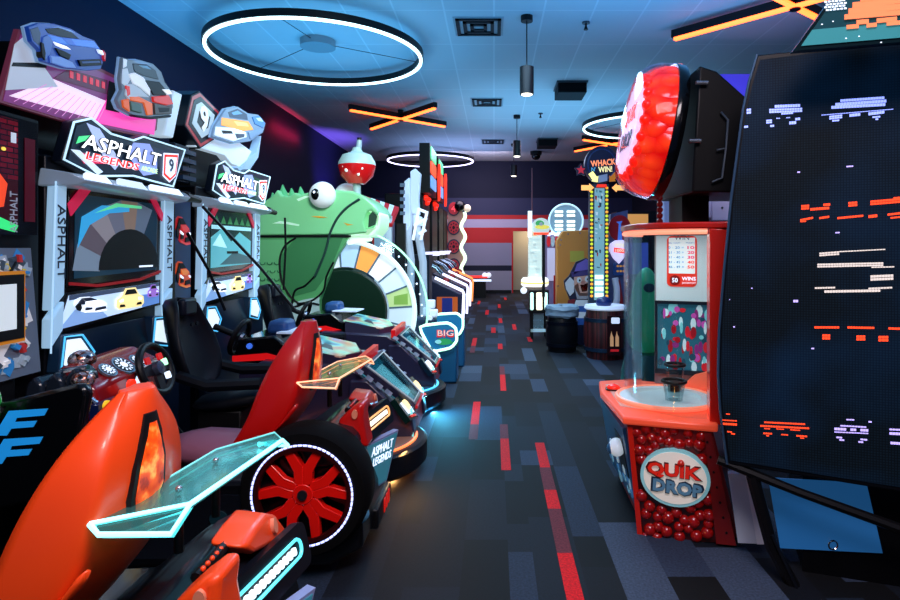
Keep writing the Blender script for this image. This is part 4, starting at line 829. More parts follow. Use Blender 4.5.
# bobber on the snout
bp = at(352,165,YF); q = MB(); n = 24
prof = [(.005,-.20),(.10,-.19),(.19,-.10),(.22,0.02)]; FB_ = Frame((bp.x,YF+.25,bp.z),(1,0,0),(0,1,0))
bb = MB().lathe(FB_, prof+[(.22,.03),(.005,.03)],28).build('bobber', M('#d01418',.25,coat=.5,emit=.12), t)
MB().lathe(FB_, [(.22,.03),(.215,.07),(.17,.15),(.07,.19),(.05,.22),(.05,.24),(.005,.24)],28).build('bobber_cap', M('#a8c8c8',.3,emit=.15), bb)
MB().cyl((bp.x+.02,YF+.25,bp.z+.23),(bp.x+.03,YF+.25,bp.z+.33),.035,.03).build('bobber_neck', M('#a8c0c8',.3), bb)
MB().cyl((bp.x,YF+.25,bp.z-.36),(bp.x,YF+.25,bp.z-.18),.045).build('bobber_stem', M('#a8c0c8',.3), bb)
MB().cyl((bp.x+.03,YF+.25,bp.z+.32),(bp.x+.03,YF+.25,bp.z+.36),.028).build('bobber_tip', BLK, bb)
for a, z, r in ((-.08,-.05,.022),(.06,-.1,.016),(.1,-.03,.014),(-.12,0,.016)): MB().ball((bp.x+a,YF+.25-math.sqrt(max(.205**2-a*a-(.5*z)**2,0)),bp.z+z),(r,.008,r),10,6).build('white_spot', M('#f0e8e8',.3,emit=.3), bb)

# lit consoles of the fish game
def console(Y, pts, label, full):
    P3 = [Vector((x,Y,z)) for x, z in on_y(Y, pts)]
    cx = (P3[0].x+P3[-2].x)/2
    t = thing('game_console', (cx+.1,Y+.3,0), label, 'game console', 'lit consoles by the fish wheel')
    # smooth the corners of the loop
    out = []
    for i, p in enumerate(P3):
        a, c = P3[i-1], P3[(i+1) % len(P3)]
        out += [p.lerp(a,.25), p.lerp(a,.1).lerp(p.lerp(c,.1),.5), p.lerp(c,.25)]
    MB().tube(out,.016,8,closed=True).build('lit_loop', M('#d8ffe8',.3,emit=2.,ecol='#b8ffdc'), t)
    FF = FY(Y); ctr = sum(P3, Vector())/len(P3)
    pn = MB().prism(FF, [(ctr.x+(q.x-ctr.x)*.97, ctr.z+(q.z-ctr.z)*.97) for q in out], -.06,-.005).build('panel', M('#1c6a9c',.3,emit=.35), t)
    MB().box((ctr.x-.1,Y+.06,0),(ctr.x+.14,Y+.4,ctr.z+.02)).build('pedestal', M('#145a8a',.4), t, bevel=.02)
    if full:
        text('BIG', FF, ctr.x+.02, ctr.z+.03, .085, M('#c81e28',.3,emit=.6), pn, w=.19, bold=.03)
        text('BIG', FF, ctr.x+.02, ctr.z+.035, .06, M('#f0d0c8',.3,emit=.5), pn, w=.17, c=.007)
        b = MB(); b.oval(FF, ctr.x+.0,ctr.z-.06,.09,.035,0,.003,M('#2a9a5a',.3,emit=.4)); b.prism(FF,[(ctr.x+.07,ctr.z-.08),(ctr.x+.15,ctr.z-.03),(ctr.x+.15,ctr.z-.1)],0,.003,M('#1f7a4a',.3,emit=.3)); b.oval(FF,ctr.x-.06,ctr.z-.06,.035,.022,.003,.005,M('#8ad8e0',.3,emit=.4))
        for k in range(3): b.oval(FF, ctr.x+.02+.03*k, ctr.z-.12,.006,.015,0,.003,M('#0f3a5c',.4))
        b.build('fish_picture', GREY, pn)
    return t
console(6.6, [(418,326),(448,322.5),(456,328),(457,341),(451,348),(432,352)], 'blue console with mint lit loop and fish picture reading BIG', True)
console(7.5, [(434,314.5),(457,313),(463,318),(463,328),(459,335),(440,336)], 'second blue console with mint lit loop, just behind the BIG one', False)
t = thing('joystick_stand', (-.85,7.2,0), 'white blocky controller stand between fish wheel and lit consoles', 'game console')
MB().box((-1.0,7.15,0),(-.7,7.42,.66)).build('stand', M('#1a2c4a',.4), t, bevel=.02)
b = MB()
for px, py, w in ((431,304,.10),(427,311,.09),(434,313,.09),(430,318,.07)): p = at(px,py,7.2); b.box((p.x-w/2,7.15,p.z-w/2),(p.x+w/2,7.25,p.z+w/2))
b.build('controller', M('#d0dcf0',.4,emit=.35), t, bevel=.015)

# ------------------------------------------------------------------ striped awning stall and white tower behind the fish
t = thing('awning_stall', (-1.75,8.5,0), 'red and white striped awning stall showing behind the green fish', 'game stall')
b = MB(); A = [(352,191),(392,204)]; B_ = [(362,222),(392,224)]
tp, bt = on_y(8.3, A), on_y(8.3, B_)
for k in range(8):
    q = lambda e, k: (e[0][0]+(e[1][0]-e[0][0])*k/8, e[0][1]+(e[1][1]-e[0][1])*k/8)
    p0, p1, p2, p3 = q(tp,k), q(tp,k+1), q(bt,k+1), q(bt,k)
    b.add([(p0[0],8.9,p0[1]),(p1[0],8.9,p1[1]),(p2[0],8.3,p2[1]),(p3[0],8.3,p3[1])]+[(p0[0],8.92,p0[1]-.04),(p1[0],8.92,p1[1]-.04),(p2[0],8.32,p2[1]-.04),(p3[0],8.32,p3[1]-.04)],
          [(0,1,2,3),(7,6,5,4),(0,4,5,1),(1,5,6,2),(2,6,7,3),(3,7,4,0)], M('#c8202c',.4,emit=.15) if k % 2 else M('#c8e0e8',.4,emit=.3))
b.build('awning', WHITE, t)
for px in (377,383,389): p = at(px,230,8.35); MB().box((p.x-.035,8.33,0),(p.x+.035,8.42,1.95)).build('post', M('#c0d4e4',.4,emit=.15), t)
MB().box((-2.0,8.9,0),(-1.52,9.2,1.9)).build('back_board', M('#2a4a6a',.4,emit=.1), t)
p = at(377,238,8.4); MB().oval(FY(8.45), p.x,p.z,.08,.14,0,.03).build('red_disc', M('#d01c24',.3,emit=.3), t)
t = thing('tower_game', (-1.1,8.7,0), 'tall blocky white tower figure with two bent pipes above the fish wheel', 'arcade game')
WT = M('#c4d8f0',.4,emit=.3); Y = 8.7
MB().box((-1.4,8.8,0),(-.95,9.2,1.4)).build('cabinet', M('#10182a',.4), t)
for pts in (((410,330),(411,260),(408,236),(411,205)),((424,330),(423,262),(419,238),(414,205))):
    MB().tube([at(px,py,Y) for px,py in pts],.055,10).build('pipe', M('#b8c8dc',.4,emit=.2), t)
b = MB(); FT = FY(Y)
for q in (((411,172),(416,169),(421,174),(419,200),(420,215),(412,214),(411,205)),((405,182),(410,178),(411,225),(404,236),(404,215)),((414,215),(422,217),(424,226),(414,226)),((404,196),(410,192),(411,214),(405,214))): b.prism(FT, on_y(Y,q), -.08,.08)
wt = b.build('tower_body', WT, t, bevel=.012)
for k in range(5): p = at(404.5,186+7*k,Y); MB().box((p.x-.05,Y-.1,p.z-.02),(p.x+.02,Y-.06,p.z+.03)).build('tooth', M('#5a7088',.4), wt)
q = on_y(Y, [(414,226),(427,210),(430,214),(426,234),(420,240),(413,236)])
cg = MB()
for a, c in (((413,240),(419,208)),((421,240),(427,212)),((414,226),(427,218)),((418,209),(428,213)),((419,234),(426,230))): cg.tube([at(*a,Y-.12),at(*c,Y-.12)],.022,6)
cg.build('cage', M('#e0ecf8',.4,emit=.6), t)
MB().box((-1.38,8.5,0),(-1.26,8.62,1.85)).build('black_post', BLK, t)

# ------------------------------------------------------------------ row of ball alleys
for i, (Y, c) in enumerate(((11.5,M('#e8ecff',.3,emit=2.,ecol='#dce0ff')),(13.2,M('#e4e4ff',.3,emit=2.,ecol='#d4d4ff')),(14.9,M('#e8d8f4',.3,emit=1.7)),(16.3,M('#ff8a4a',.3,emit=1.7)))):
    t = thing('ball_alley', (-1.2,Y+.6,0), ['black ball alley game nearest the fish wheel, white light bar in front','black ball alley game second from the fish wheel, white light bar','black ball alley game with pinkish light bar before the orange one','black ball alley game with orange light bar at the far end'][i], 'arcade game', 'row of ball alley games')
    MB().box((-2.1,Y,0),(-1.36,Y+1.2,2.55)).build('tall_cabinet', M('#08090f',.4), t, bevel=.02)
    MB().slab([(-1.36,.05,.55),(-1.36,.95,.55),(-.62,.60,.55),(-.62,.05,.55)], Y+.6).build('ball_return', M('#121a3a',.4), t, bevel=.015)
    MB().tube([(-1.13,Y-.02,.93),(-.60,Y-.02,.68),(-.575,Y-.02,.62),(-.6,Y-.02,.06)],.028,8).build('light_bar', c, t)
    f = MB().rect(FY(Y+.04), -1.1,.12,-.7,.56,0,.01).build('side_print', M('#c85a20',.4,emit=.3), t)
    MB().rect(FY(Y+.03), -1.0,.15,-.8,.54,0,.004).build('side_badge', M('#1a2a7a',.4,emit=.3), f)
    for k in range(2): MB().box((-1.36,Y+.1+.5*k,1.33+.05*k),(-1.24,Y+.5+.5*k,1.42)).build('score_lamp', M('#e0dcff',.3,emit=1.3), t)
    for k in range(2): MB().tube([(-1.36,Y+.3+.5*k,1.2),(-1.15,Y+.3+.5*k,1.1),(-1.05,Y+.3+.5*k,.98)],.02,6).build('ball_chute', SILV, t)
    MB().ball((-.95,Y+.35,.85),.07,12,8).build('ball', M('#b02020',.4), t)
    if i < 2:
        FS = FX(-1.22); mk = MB().box((-1.42,Y-.1,2.55),(-1.22,Y+1.15,3.5)).build('marquee', M('#05060a',.4), t)
        for k, cc in enumerate(('#6a9ad8','#ff5a30','#60d890')): MB().rrect(FS, Y+.02,2.66+.28*k,Y+1.0,2.90+.28*k,.05,0,.02).build('square_light', M(cc,.3,emit=.9), mk)
        MB().prism(FX(-1.2), [(Y+1.2,3.0),(Y+1.35,3.3),(Y+1.5,3.2),(Y+1.45,2.6),(Y+1.3,2.5)],0,.05).build('red_flame_board', M('#ff3a24',.3,emit=.8), mk)
        for k in range(3): MB().ball((-1.33,Y+.2+.25*k,2.48-.08*(k%2)),.055,10,8).build('red_bulb', M('#ff2a1a',.3,emit=1.2), t)
# wavy tower and red lit console at the end
Y = 17.6; t = thing('wavy_tower_game', (-1.1,Y+.2,0), 'brown wavy tower of four red discs with glowing wavy light strip', 'arcade game')
FW = FY(Y); wv = lambda z: .05*math.sin((z-1.05)*2*PI/.62)
zs = [.35+.05*k for k in range(48)]
MB().prism(FW, [(-.95+wv(z),z) for z in zs]+[(-1.36,zs[-1]),(-1.36,.35)], -.1,0).build('board', M('#9a7068',.5,emit=.2), t)
MB().box((-1.5,Y+.1,0),(-.98,Y+.6,1.2)).build('cabinet', M('#0d1222',.4), t)
for k in range(4):
    z = .98+.56*k; d = MB().oval(FW,-1.18,z,.19,.22,0,.03).build('red_disc', M('#1a2240',.4), t)
    MB().oval(FW,-1.18,z,.15,.18,.03,.04).build('disc_face', M('#a01428',.3,emit=.25), d)
    if k < 3:
        b = MB()
        for j in range(8): b.oval(FW,-1.18+.1*math.cos(j*PI/4),z+.12*math.sin(j*PI/4),.02,.025,.04,.045)
        b.oval(FW,-1.18,z,.04,.05,.04,.045); b.build('dot_print', M('#241020',.4), d)
    else: text('4', FW,-1.18,z,.2,M('#ff4a5a',.3,emit=.7),d,c=.042)
MB().tube([(-.9+wv(z)*1.2,Y-.06,z) for z in zs[:-3]],.05,8).build('light_strip', M('#e0ffe0',.3,emit=1.6,ecol='#d8ffd0'), t)
MB().ball((-1.0,Y-.1,2.72),.16).build('dark_ball', BLKG, t); MB().ball((-.78,Y-.1,2.66),.11).build('cream_ball', M('#e8d8c0',.3,emit=.5), t)
t = thing('low_console', (-.45,18.3,0), 'low dark console with red glowing top and two white knobs', 'game console')
MB().box((-.75,18.1,0),(-.25,18.7,.5)).build('pedestal', BLK, t); tp = MB().box((-.95,17.95,.5),(-.1,18.75,.6)).build('top', M('#101a3a',.3), t, bevel=.02)
MB().box((-.9,18.0,.6),(-.2,18.7,.64)).build('glow_panel', M('#ff2a1a',.3,emit=1.2), tp); MB().box((-.95,17.93,.5),(-.08,17.95,.56)).build('lit_edge', LW, tp)
for x in (-.28,-.16): MB().ball((x,18.1,.68),.08).build('white_knob', M('#e0e4f8',.3,emit=.7), tp)
# ------------------------------------------------------------------ crystal prize tower, dial machine, pirate board, whack tower
Y = 9.9; t = thing('prize_tower', (.75,Y+.1,0), 'slim lit glass prize tower on black lantern stand with thin antenna', 'prize machine')
def py(px, py_, Y): return on_y(Y, [(px, py_)])[0]
F = FY(Y)
(x0,z0),(x1,z1) = py(529,278,Y), py(543,236,Y)
g = MB().box((x0,Y,z0),(x1,Y+.28,z1)).build('glass_column', M('#d0e4e0',.1,emit=.55,alpha=.6), t)
b = MB()
R = random.Random(5)
for k in range(14): b.box((x0+.03+R.random()*.12,Y+.08,z0+.04+.045*k),(x0+.06+R.random()*.14,Y+.16,z0+.065+.045*k), [M('#e8f0f0',.4,emit=.7),M('#8aa8b0',.4,emit=.3),M('#30506a',.4)][k%3])
b.build('prize_stacks_pattern', WHITE, g)
(x0,z0),(x1,z1) = py(528,237,Y), py(532,211,Y); MB().box((x0,Y-.02,z0),(x1,Y+.05,z1)).build('side_post', M('#d8f0fc',.3,emit=1.), t)
c = py(541,227,Y); s = MB().oval(F,c[0],c[1],.15,.15,-.06,0).build('round_topper', M('#d0e0d8',.4,emit=.4), t)
b = MB(); b.oval(F,c[0]-.02,c[1]+.06,.07,.05,0,.004,M('#3aa85a',.4,emit=.4)); b.oval(F,c[0]+.02,c[1]-.0,.12,.035,0,.005,M('#e8d85a',.4,emit=.5)); b.oval(F,c[0]+.0,c[1]+.05,.03,.03,.005,.008,WHITE); b.rect(F,c[0]-.12,c[1]-.13,c[0]+.13,c[1]-.09,0,.005,M('#ff4a2a',.4,emit=.8)); b.build('topper_print', WHITE, s)
(x0,z0),(x1,z1) = py(521.5,287,Y), py(549.5,278,Y); MB().lathe(Frame(((x0+x1)/2,Y+.15,0),(1,0,0),(0,1,0)), [(.02,z0),(.2,z0),(.23,z0+.03),(.23,z1-.04),(.2,z1),(.02,z1)],28).build('lit_tray', M('#f4f8f4',.4,emit=1.2), t)
MB().torus(Frame(((x0+x1)/2,Y+.15,0),(1,0,0),(0,1,0)),.225,.012,c=(z0+z1)/2-.01).build('amber_band', YEL, t)
(x0,z0),(x1,z1) = py(529,313,Y), py(549,290,Y); ln = MB().box((x0,Y,z0),(x1,Y+.32,z1)).build('lantern', BLK, t, bevel=.01)
for a, w, m in ((.02,.055,M('#d0fcf0',.3,emit=1.2)),(.12,.1,M('#fff4d0',.3,emit=1.4)),(.255,.05,M('#d0fcf0',.3,emit=1.))): MB().rrect(F,x0+a,z0+.05,x0+a+w,z1-.04,.02,0,.012).build('lantern_window', m, ln)
for x in (x0+.03,x1-.06):
    for yy in (Y+.02,Y+.28): MB().box((x,yy,0),(x+.04,yy+.03,z0)).build('leg', BLK, t)
MB().box((x0+.03,Y+.02,.11),(x1-.03,Y+.05,.16)).build('stretcher', M('#a8d0e0',.4,emit=.3), t); MB().box((x0+.06,Y+.06,.14),(x1-.08,Y+.08,z0)).build('clear_panel', M('#8fb4c0',.1,alpha=.3), t)
p = at(524,291,Y); MB().ball((p.x,Y+.1,p.z),.055,12,8).build('white_knob', LW, t)
p, q = at(532,215,Y), at(532,168,Y); MB().cyl(p,q,.014,.006,6).build('antenna', M('#7a4a5a',.4), t)
p = at(543,258,Y); MB().box((p.x-.02,Y-.05,.7),(p.x+.03,Y-.01,1.72)).build('black_post', BLK, t)

Y = 11.0; F = FY(Y); t = thing('dial_machine', (1.1,Y+.3,0), 'machine with round grey dial sign of eight white bars and red scallops', 'prize machine')
c = py(566,221,Y); d = MB().oval(F,c[0],c[1],.32,.32,-.1,0,n=40).build('dial_sign', M('#7f9aac',.4,emit=.18), t)
MB().torus(Frame((c[0],Y,c[1]),(1,0,0),(0,0,1)),.31,.018).build('sign_rim', M('#bcd8e8',.3,emit=.6), d)
for a in (-.13,.09):
    for k, z in enumerate((.17,.10,-.01,-.08,-.15)): MB().rrect(F,c[0]+a-.075,c[1]+z-.022,c[0]+a+.075,c[1]+z+.022,.01,0,.012).build('white_bar', M('#f0f8e8',.3,emit=1.3), d)
MB().box((.97,Y+.02,0),(1.6,Y+.6,1.75)).build('cabinet', M('#8a7aa8',.4,emit=.08), t)
b = MB()
for k in range(4): b.oval(F,1.0+.075*k,1.62,.036,.1,0,.03,M('#c01824',.4,emit=.4) if k % 2 == 0 else WHITE)
b.build('scallop_trim', WHITE, t)
for k in range(5): MB().box((.98+.06*k,Y-.05,1.72+.02*(k%2)),(1.03+.06*k,Y+.0,1.78+.02*(k%2))).build('bulb', LW, t)
p = at(554.5,290,Y); MB().box((p.x-.02,Y-.05,0),(p.x+.02,Y-.01,1.0)).build('red_post', M('#c01420',.4), t)
p = at(551,270,Y); MB().box((p.x-.07,Y-.02,.9),(p.x+.07,Y+.02,1.5)).build('clear_tube', M('#c8c0e0',.2,emit=.35), t)

Y = 10.2; F = FY(Y); t = thing('side_board', (1.35,Y,0), 'plain brown machine side with small yellow square beside the whack tower', 'panel')
MB().prism(F, on_y(Y, [(557,345),(557,241),(563,231),(590,230),(591,345)]), -.3,0).build('board', M('#d0853a',.5), t, bevel=.01)
MB().prism(F, on_y(Y, [(570,262),(570,251),(584,251),(584,262)]), 0,.006).build('yellow_notice', M('#b8a840',.5), t)
for q in ((561,240),(568,234),(580,233),(558,286),(560,245)): p = py(*q,Y); MB().oval(F,p[0],p[1],.012,.012,0,.005).build('bolt', SILV, t)
Y = 9.3; F = FY(Y); t = thing('pirate_board', (1.3,Y,0), 'cut-out board of laughing pirate in purple scarf beside brown machine side', 'cut-out figure')
MB().prism(F, on_y(Y, [(571,345),(570,300),(565,288),(564,281),(569,276),(572,270),(576,262),(586,258),(594,262),(596,300),(596,345)]), -.06,0).build('board', M('#141c38',.4), t)
b = MB()
for q, m in (([(573,275),(577,264),(586,259),(593,262),(593,270),(580,271)],'#6a5ab0'),([(571,272),(593,269),(594,274),(572,277)],'#3c3470'),([(574,277),(592,275),(592,288),(587,296),(579,296),(574,287)],'#c89a8c'),
             ([(565,283),(570,277),(574,281),(574,292),(570,296),(566,289)],'#c8ccd4'),([(574,286),(578,283),(580,293),(588,293),(591,283),(593,287),(588,299),(577,299)],'#9a9ca8'),([(580,285),(588,283),(587,291),(582,292)],'#4a0c14'),([(582,287),(587,286),(586,290),(583,290)],'#d03030'),
             ([(576,300),(592,300),(594,306),(574,306)],'#d8e0ea'),([(574,306),(594,306),(595,312),(573,312)],'#2a5aa8'),([(573,312),(595,312),(595,318),(573,318)],'#d8e0ea'),([(573,318),(595,318),(595,325),(573,325)],'#2a5aa8'),([(568,300),(575,299),(573,312),(566,316)],'#7a1a24')):
    b.prism(F, on_y(Y, q), 0,.006, M(m,.5,emit=.06))
for q in ((579,280),(587,279)): p = py(*q,Y); b.oval(F,p[0],p[1],.035,.045,.006,.01,WHITE); b.oval(F,p[0]+.01,p[1]-.005,.014,.018,.01,.014,BLK)
p = py(583,282,Y); b.oval(F,p[0],p[1]-.01,.03,.035,.01,.016,M('#b87a70',.5))
b.build('figure_print', WHITE, t)

Y = 8.7; F = FY(Y); t = thing('whack_tower_game', (1.5,Y+.1,0), 'tall tower game with lit rungs and round navy sign reading WHACK N WIN', 'arcade game')
MB().prism(F, on_y(Y, [(589,318),(590,184),(609,184),(608,318)]), -.14,0).build('tower', M('#16324a',.4), t)
b = MB()
b.prism(F, on_y(Y, [(594,300),(594.5,188),(604.5,188),(604,300)]), 0,.006, M('#7fb0b8',.4,emit=.35))
R = random.Random(9)
for k in range(26):
    a, c = 594.6+R.random()*7.5, 189+R.random()*78; w, h = 1+R.random()*2.5, 1+R.random()*4
    b.prism(F, on_y(Y, [(a,c),(a+w,c+.5),(a+w*.8,c+h),(a+.3,c+h*.8)]), .006,.008, M(['#1c3c50','#d8e8e8','#3a7080','#a03030','#cfd8d0'][k%5],.4,emit=.2))
b.build('tower_print', WHITE, t)
for k in range(4): MB().prism(F, on_y(Y, [(595,275+6*k),(603,275+6*k),(603,279+6*k),(595,279+6*k)]), .006,.02).build('lit_rung', M('#e8fff0',.3,emit=1.3), t)
b = MB()
for k in range(28):
    for px in (591.6,606.8): p = py(px, 188+4*k, Y); b.ball((p[0],Y-.005,p[1]),(.022,.012,.02),8,6,M('#c8d82a',.3,emit=.8) if k % 3 else M('#f0a02a',.3,emit=.8))
b.build('bulb_border', YEL, t)
c = py(601.5,166,Y); sg = MB().oval(F,c[0],c[1]+.02,.245,.27,-.1,.02,n=40).build('round_sign', M('#0c1a3c',.35,emit=.03), t)
MB().torus(Frame((c[0],Y-.02,c[1]+.02),(1,0,0),(0,0,1)),.2,.008,Rb=.22).build('sign_ring', M('#1c3a70',.3,emit=.1), sg)
text('WHACK', F, c[0]+.02, c[1]+.045, .09, M('#ff9060',.3,emit=.9), sg, w=.36, c=.022, rot=.1, bold=.02)
text("N'", F, c[0]-.12, c[1]-.05, .06, M('#5ab0e0',.3,emit=.6), sg, w=.06, c=.022)
text('WIN!', F, c[0]+.05, c[1]-.05, .085, M('#f0e0a0',.3,emit=.9), sg, w=.2, c=.022, rot=.06, bold=.02)
def arrow(F, tip, ang, L_, w): 
    ca, sa = math.cos(ang), math.sin(ang)
    return [(tip[0]+x*ca-y*sa, tip[1]+x*sa+y*ca) for x, y in ((0,0),(-w*1.1,w),(-w*1.1,w*.6),(-L_,w*.6),(-L_,-w*.6),(-w*1.1,-w*.6),(-w*1.1,-w))]
for px, pyy, ang, m, L_ in ((597,182.5,-.95,M('#f8f090',.3,emit=.9),.17),(609,182,-2.3,M('#c07020',.3,emit=.4),.15),(593.5,188,0,M('#ffb060',.3,emit=1.1),.18),(611.5,188,PI,M('#ffb060',.3,emit=1.1),.18)):
    MB().prism(F, arrow(F, py(px,pyy,Y), ang, L_, .06), .02,.05).build('lit_arrow', m, sg)
p = py(581,170,Y); MB().prism(F, [(p[0]+r*math.cos(a+PI/2), p[1]+r*math.sin(a+PI/2)) for k in range(10) for r, a in (((.1 if k%2==0 else .06), PI*k/5),)], -.03,.0).build('navy_star', M('#0e1a40',.4), sg)
MB().prism(F, [(p[0]+r*math.cos(a+PI/2), p[1]+r*math.sin(a+PI/2)) for k in range(10) for r, a in (((.07 if k%2==0 else .03), PI*k/5),)], .0,.012).build('red_star', M('#c02838',.3,emit=.4), sg)
MB().prism(F, on_y(Y, [(598,183),(598,176),(607,174),(607,181)]), .02,.03).build('grey_flag', M('#8090b0',.3,emit=.25), sg)
MB().prism(F, on_y(Y, [(596,187.5),(597,184.5),(606,184.5),(606.5,187.5)]), .02,.03).build('red_light', M('#f03020',.3,emit=.7), sg)
for px, m in ((597,'#2a6aa0'),(613,'#2a6aa0')): pass

def barrel(x, y, r, h, m, label, extra):
    t = thing('barrel', (x,y,0), label, 'barrel'); F = Frame((x,y,0),(1,0,0),(0,1,0))
    prof = [(.02,0)]+[(r*(.84+.16*math.sin(PI*k/10)), h*k/10) for k in range(11)]+[(.02,h)]
    MB().lathe(F, prof, 32).build('body', m, t)
    for k in (.2,.8): rr = r*(.84+.16*math.sin(PI*k)); MB().lathe(F,[(rr-.01,h*k-.025),(rr+.012,h*k-.025),(rr+.012,h*k+.025),(rr-.01,h*k+.025),(rr-.01,h*k-.025)],32).build('hoop', M('#1c3048' if extra else '#0c1220',.35,.5), t)
    return t
wood = ramp_mat('barrel_wood','wave',3,[(.0,'#2a0c10'),(.45,'#4a161a'),(.9,'#5c2020'),(1,'#1a0608')],.4,0,3)
t = barrel(1.53,8.25,.30,.66,wood,'red brown wooden barrel with ticket panel under the whack tower',True); F = FY(7.945)
MB().lathe(Frame((1.53,8.25,0),(1,0,0),(0,1,0)),[(.02,.66),(.27,.66),(.29,.68),(.27,.72),(.02,.71)],32).build('white_rim', M('#c8d8f0',.4,emit=.35), t)
MB().ball((1.50,8.2,.76),(.11,.11,.08)).build('blue_pad', M('#0c2a6a',.4), t)
pn = MB().rect(F,1.50,.08,1.68,.6,-.02,.012).build('ticket_panel', M('#240a10',.4), t)
MB().rrect(F,1.55,.50,1.66,.58,.015,.012,.02).build('white_plate', M('#d8e4f8',.4,emit=.5), pn)
for a in (1.535,1.605): MB().prism(F,[(a,.2),(a,.32),(a+.01,.36),(a+.018,.40),(a+.026,.36),(a+.045,.32),(a+.045,.2)],.012,.02).build('ticket_slot', M('#d8a070',.4,emit=.25), pn)
MB().rect(F,1.54,.13,1.65,.16,.012,.016).build('red_print', M('#c01c24',.4,emit=.3), pn)
t = barrel(.99,8.75,.235,.52,M('#0a0d14',.35),'black barrel with crumpled pale bag over its top, beside the wooden barrel',False)
R = random.Random(2); rings = []
for k, (r, z) in enumerate(((.225,.50),(.25,.53),(.24,.58),(.25,.62),(.23,.66),(.12,.67),(.01,.665))):
    rings.append([(.99+(r+R.uniform(-.012,.012))*math.cos(2*PI*j/26), 8.75+(r+R.uniform(-.012,.012))*math.sin(2*PI*j/26), z+R.uniform(-.014,.014)) for j in range(26)])
MB().loft(rings).build('bag', M('#7a92a8',.5), t)

Y = 8.9; F = FY(Y); t = thing('prize_sign_game', (1.9,Y+.1,0), 'machine with red oval paddle and white drop shaped WIN bubble', 'arcade game')
MB().prism(F, on_y(Y, [(608,315),(608,262),(611,214),(628,210),(629,315)]), -.2,-.02).build('back_board', M('#3a4a7a',.4,emit=.08), t)
p = py(619.5,228,Y); o = MB().oval(F,p[0],p[1],.165,.19,-.02,.02,n=32).build('red_paddle', M('#7a0c18',.3,emit=.15,coat=.4), t); MB().prism(F, on_y(Y,[(617,244),(618.5,224),(616,222),(622,221),(620.5,224),(622,244)]),.02,.035).build('blue_handle', M('#4a7ad8',.3,emit=.25), o)
q = [(618,264),(612,258),(608,250),(609,244),(614,240.5),(622,240),(627.5,243),(628,249),(624,257)]
bu = MB().prism(F, on_y(Y,q), .04,.07).build('win_bubble', M('#d8ccf0',.3,emit=.6), t, bevel=.01)
p = py(618,245,Y); text('WIN', F, p[0],p[1],.06,M('#e8e080',.3,emit=.6),bu,w=.13,c=.072); MB().prism(F, on_y(Y,[(613,247.5),(624,249),(624,253.5),(613,252)]),.07,.075).build('red_display', M('#ff3a24',.3,emit=.9), bu)
text('1000', F, py(618.5,250.5,Y)[0], py(618.5,250.5,Y)[1],.045,M('#ffe0d0',.3,emit=.8),bu,w=.12,c=.077)
bx = MB().prism(F, on_y(Y,[(612,275),(613,263),(627,261),(626,276)]),.0,.05).build('blue_box', M('#1a3a70',.3,emit=.1), t, bevel=.01)
for k in range(6): p = py(617+3*(k%3),266+5*(k//3),Y); MB().oval(F,p[0],p[1],.018,.016,.05,.056).build('yellow_icon', M('#c8883a',.4,emit=.3), bx)
b = MB(); b.tube([at(613,312,Y-.06),at(617,300,Y-.06),at(617,288,Y-.06),at(615,278,Y-.06)],.05,8,M('#c8ccdc',.4)); b.tube([at(622,312,Y-.06),at(621,298,Y-.06),at(618,280,Y-.06)],.03,8,M('#8a1420',.4)); b.build('tusk_and_ribbon', WHITE, t)
MB().box((1.72,Y+.0,0),(2.05,Y+.4,.6)).build('base', M('#0e1020',.4), t)
t = thing('score_cabinet', (2.9,11.5,0), 'far dark cabinet with small glowing orange and blue screen', 'arcade cabinet')
MB().box((2.35,11.5,0),(3.1,12.1,2.2)).build('body', M('#0a0d18',.4), t); MB().rect(FY(11.5),2.55,1.95,2.95,2.15,0,.02).build('orange_screen', M('#c88a4a',.3,emit=.6), t); MB().rect(FY(11.5),2.4,1.0,2.95,1.6,0,.02).build('blue_screen', M('#3a4aa8',.3,emit=.3), t)
# ------------------------------------------------------------------ gumball drop machine
t = thing('gumball_drop_game', (1.05,3.5,0), 'red gumball drop machine with clear curved case and oval domed sign', 'arcade game')
RP = M('#d8200e',.3,coat=.3); RPL = M('#ff5a38',.35,emit=.22)
A, B_, C3, D = Vector((.735,3.19,0)), Vector((1.25,3.02,0)), Vector((1.5,3.85,0)), Vector((.735,3.96,0))
top = [Vector((.70,3.16,.575)), Vector((1.10,3.03,.60)), Vector((1.4,3.8,.60)), Vector((.715,3.97,.575))]
bot = [Vector((.78,3.2,.04)), Vector((1.245,3.04,.03)), Vector((1.45,3.85,.04)), Vector((.80,3.95,.04))]
MB().loft([bot, top]).build('base_cabinet', M('#7a0c0a',.35,coat=.3), t)
dk = [Vector((.675,3.14)),Vector((1.12,3.0)),Vector((1.42,3.82)),Vector((.9,4.05)),Vector((.70,4.0)),Vector((.655,3.7))]
deck = MB().loft([[Vector((p.x,p.y,.575)) for p in dk],[Vector((p.x,p.y,.615)) for p in dk]]).build('deck', RPL, t, bevel=.012)
MB().prism(FZ(.6155), [(.705,3.35),(.82,3.28),(.80,3.9),(.72,3.88)],0,.003).build('deck_print', M('#d8a898',.35,emit=.1), deck)
bt = MB().lathe(Frame((.745,3.74,.616),(1,0,0),(0,1,0)),[(.002,.0),(.05,.0),(.05,.012),(.002,.012)],20).build('button_ring', M('#3a0a0a',.3), deck)
MB().ball((.745,3.74,.628),(.042,.042,.025)).build('push_button', M('#ff2a18',.25,emit=.4), bt)
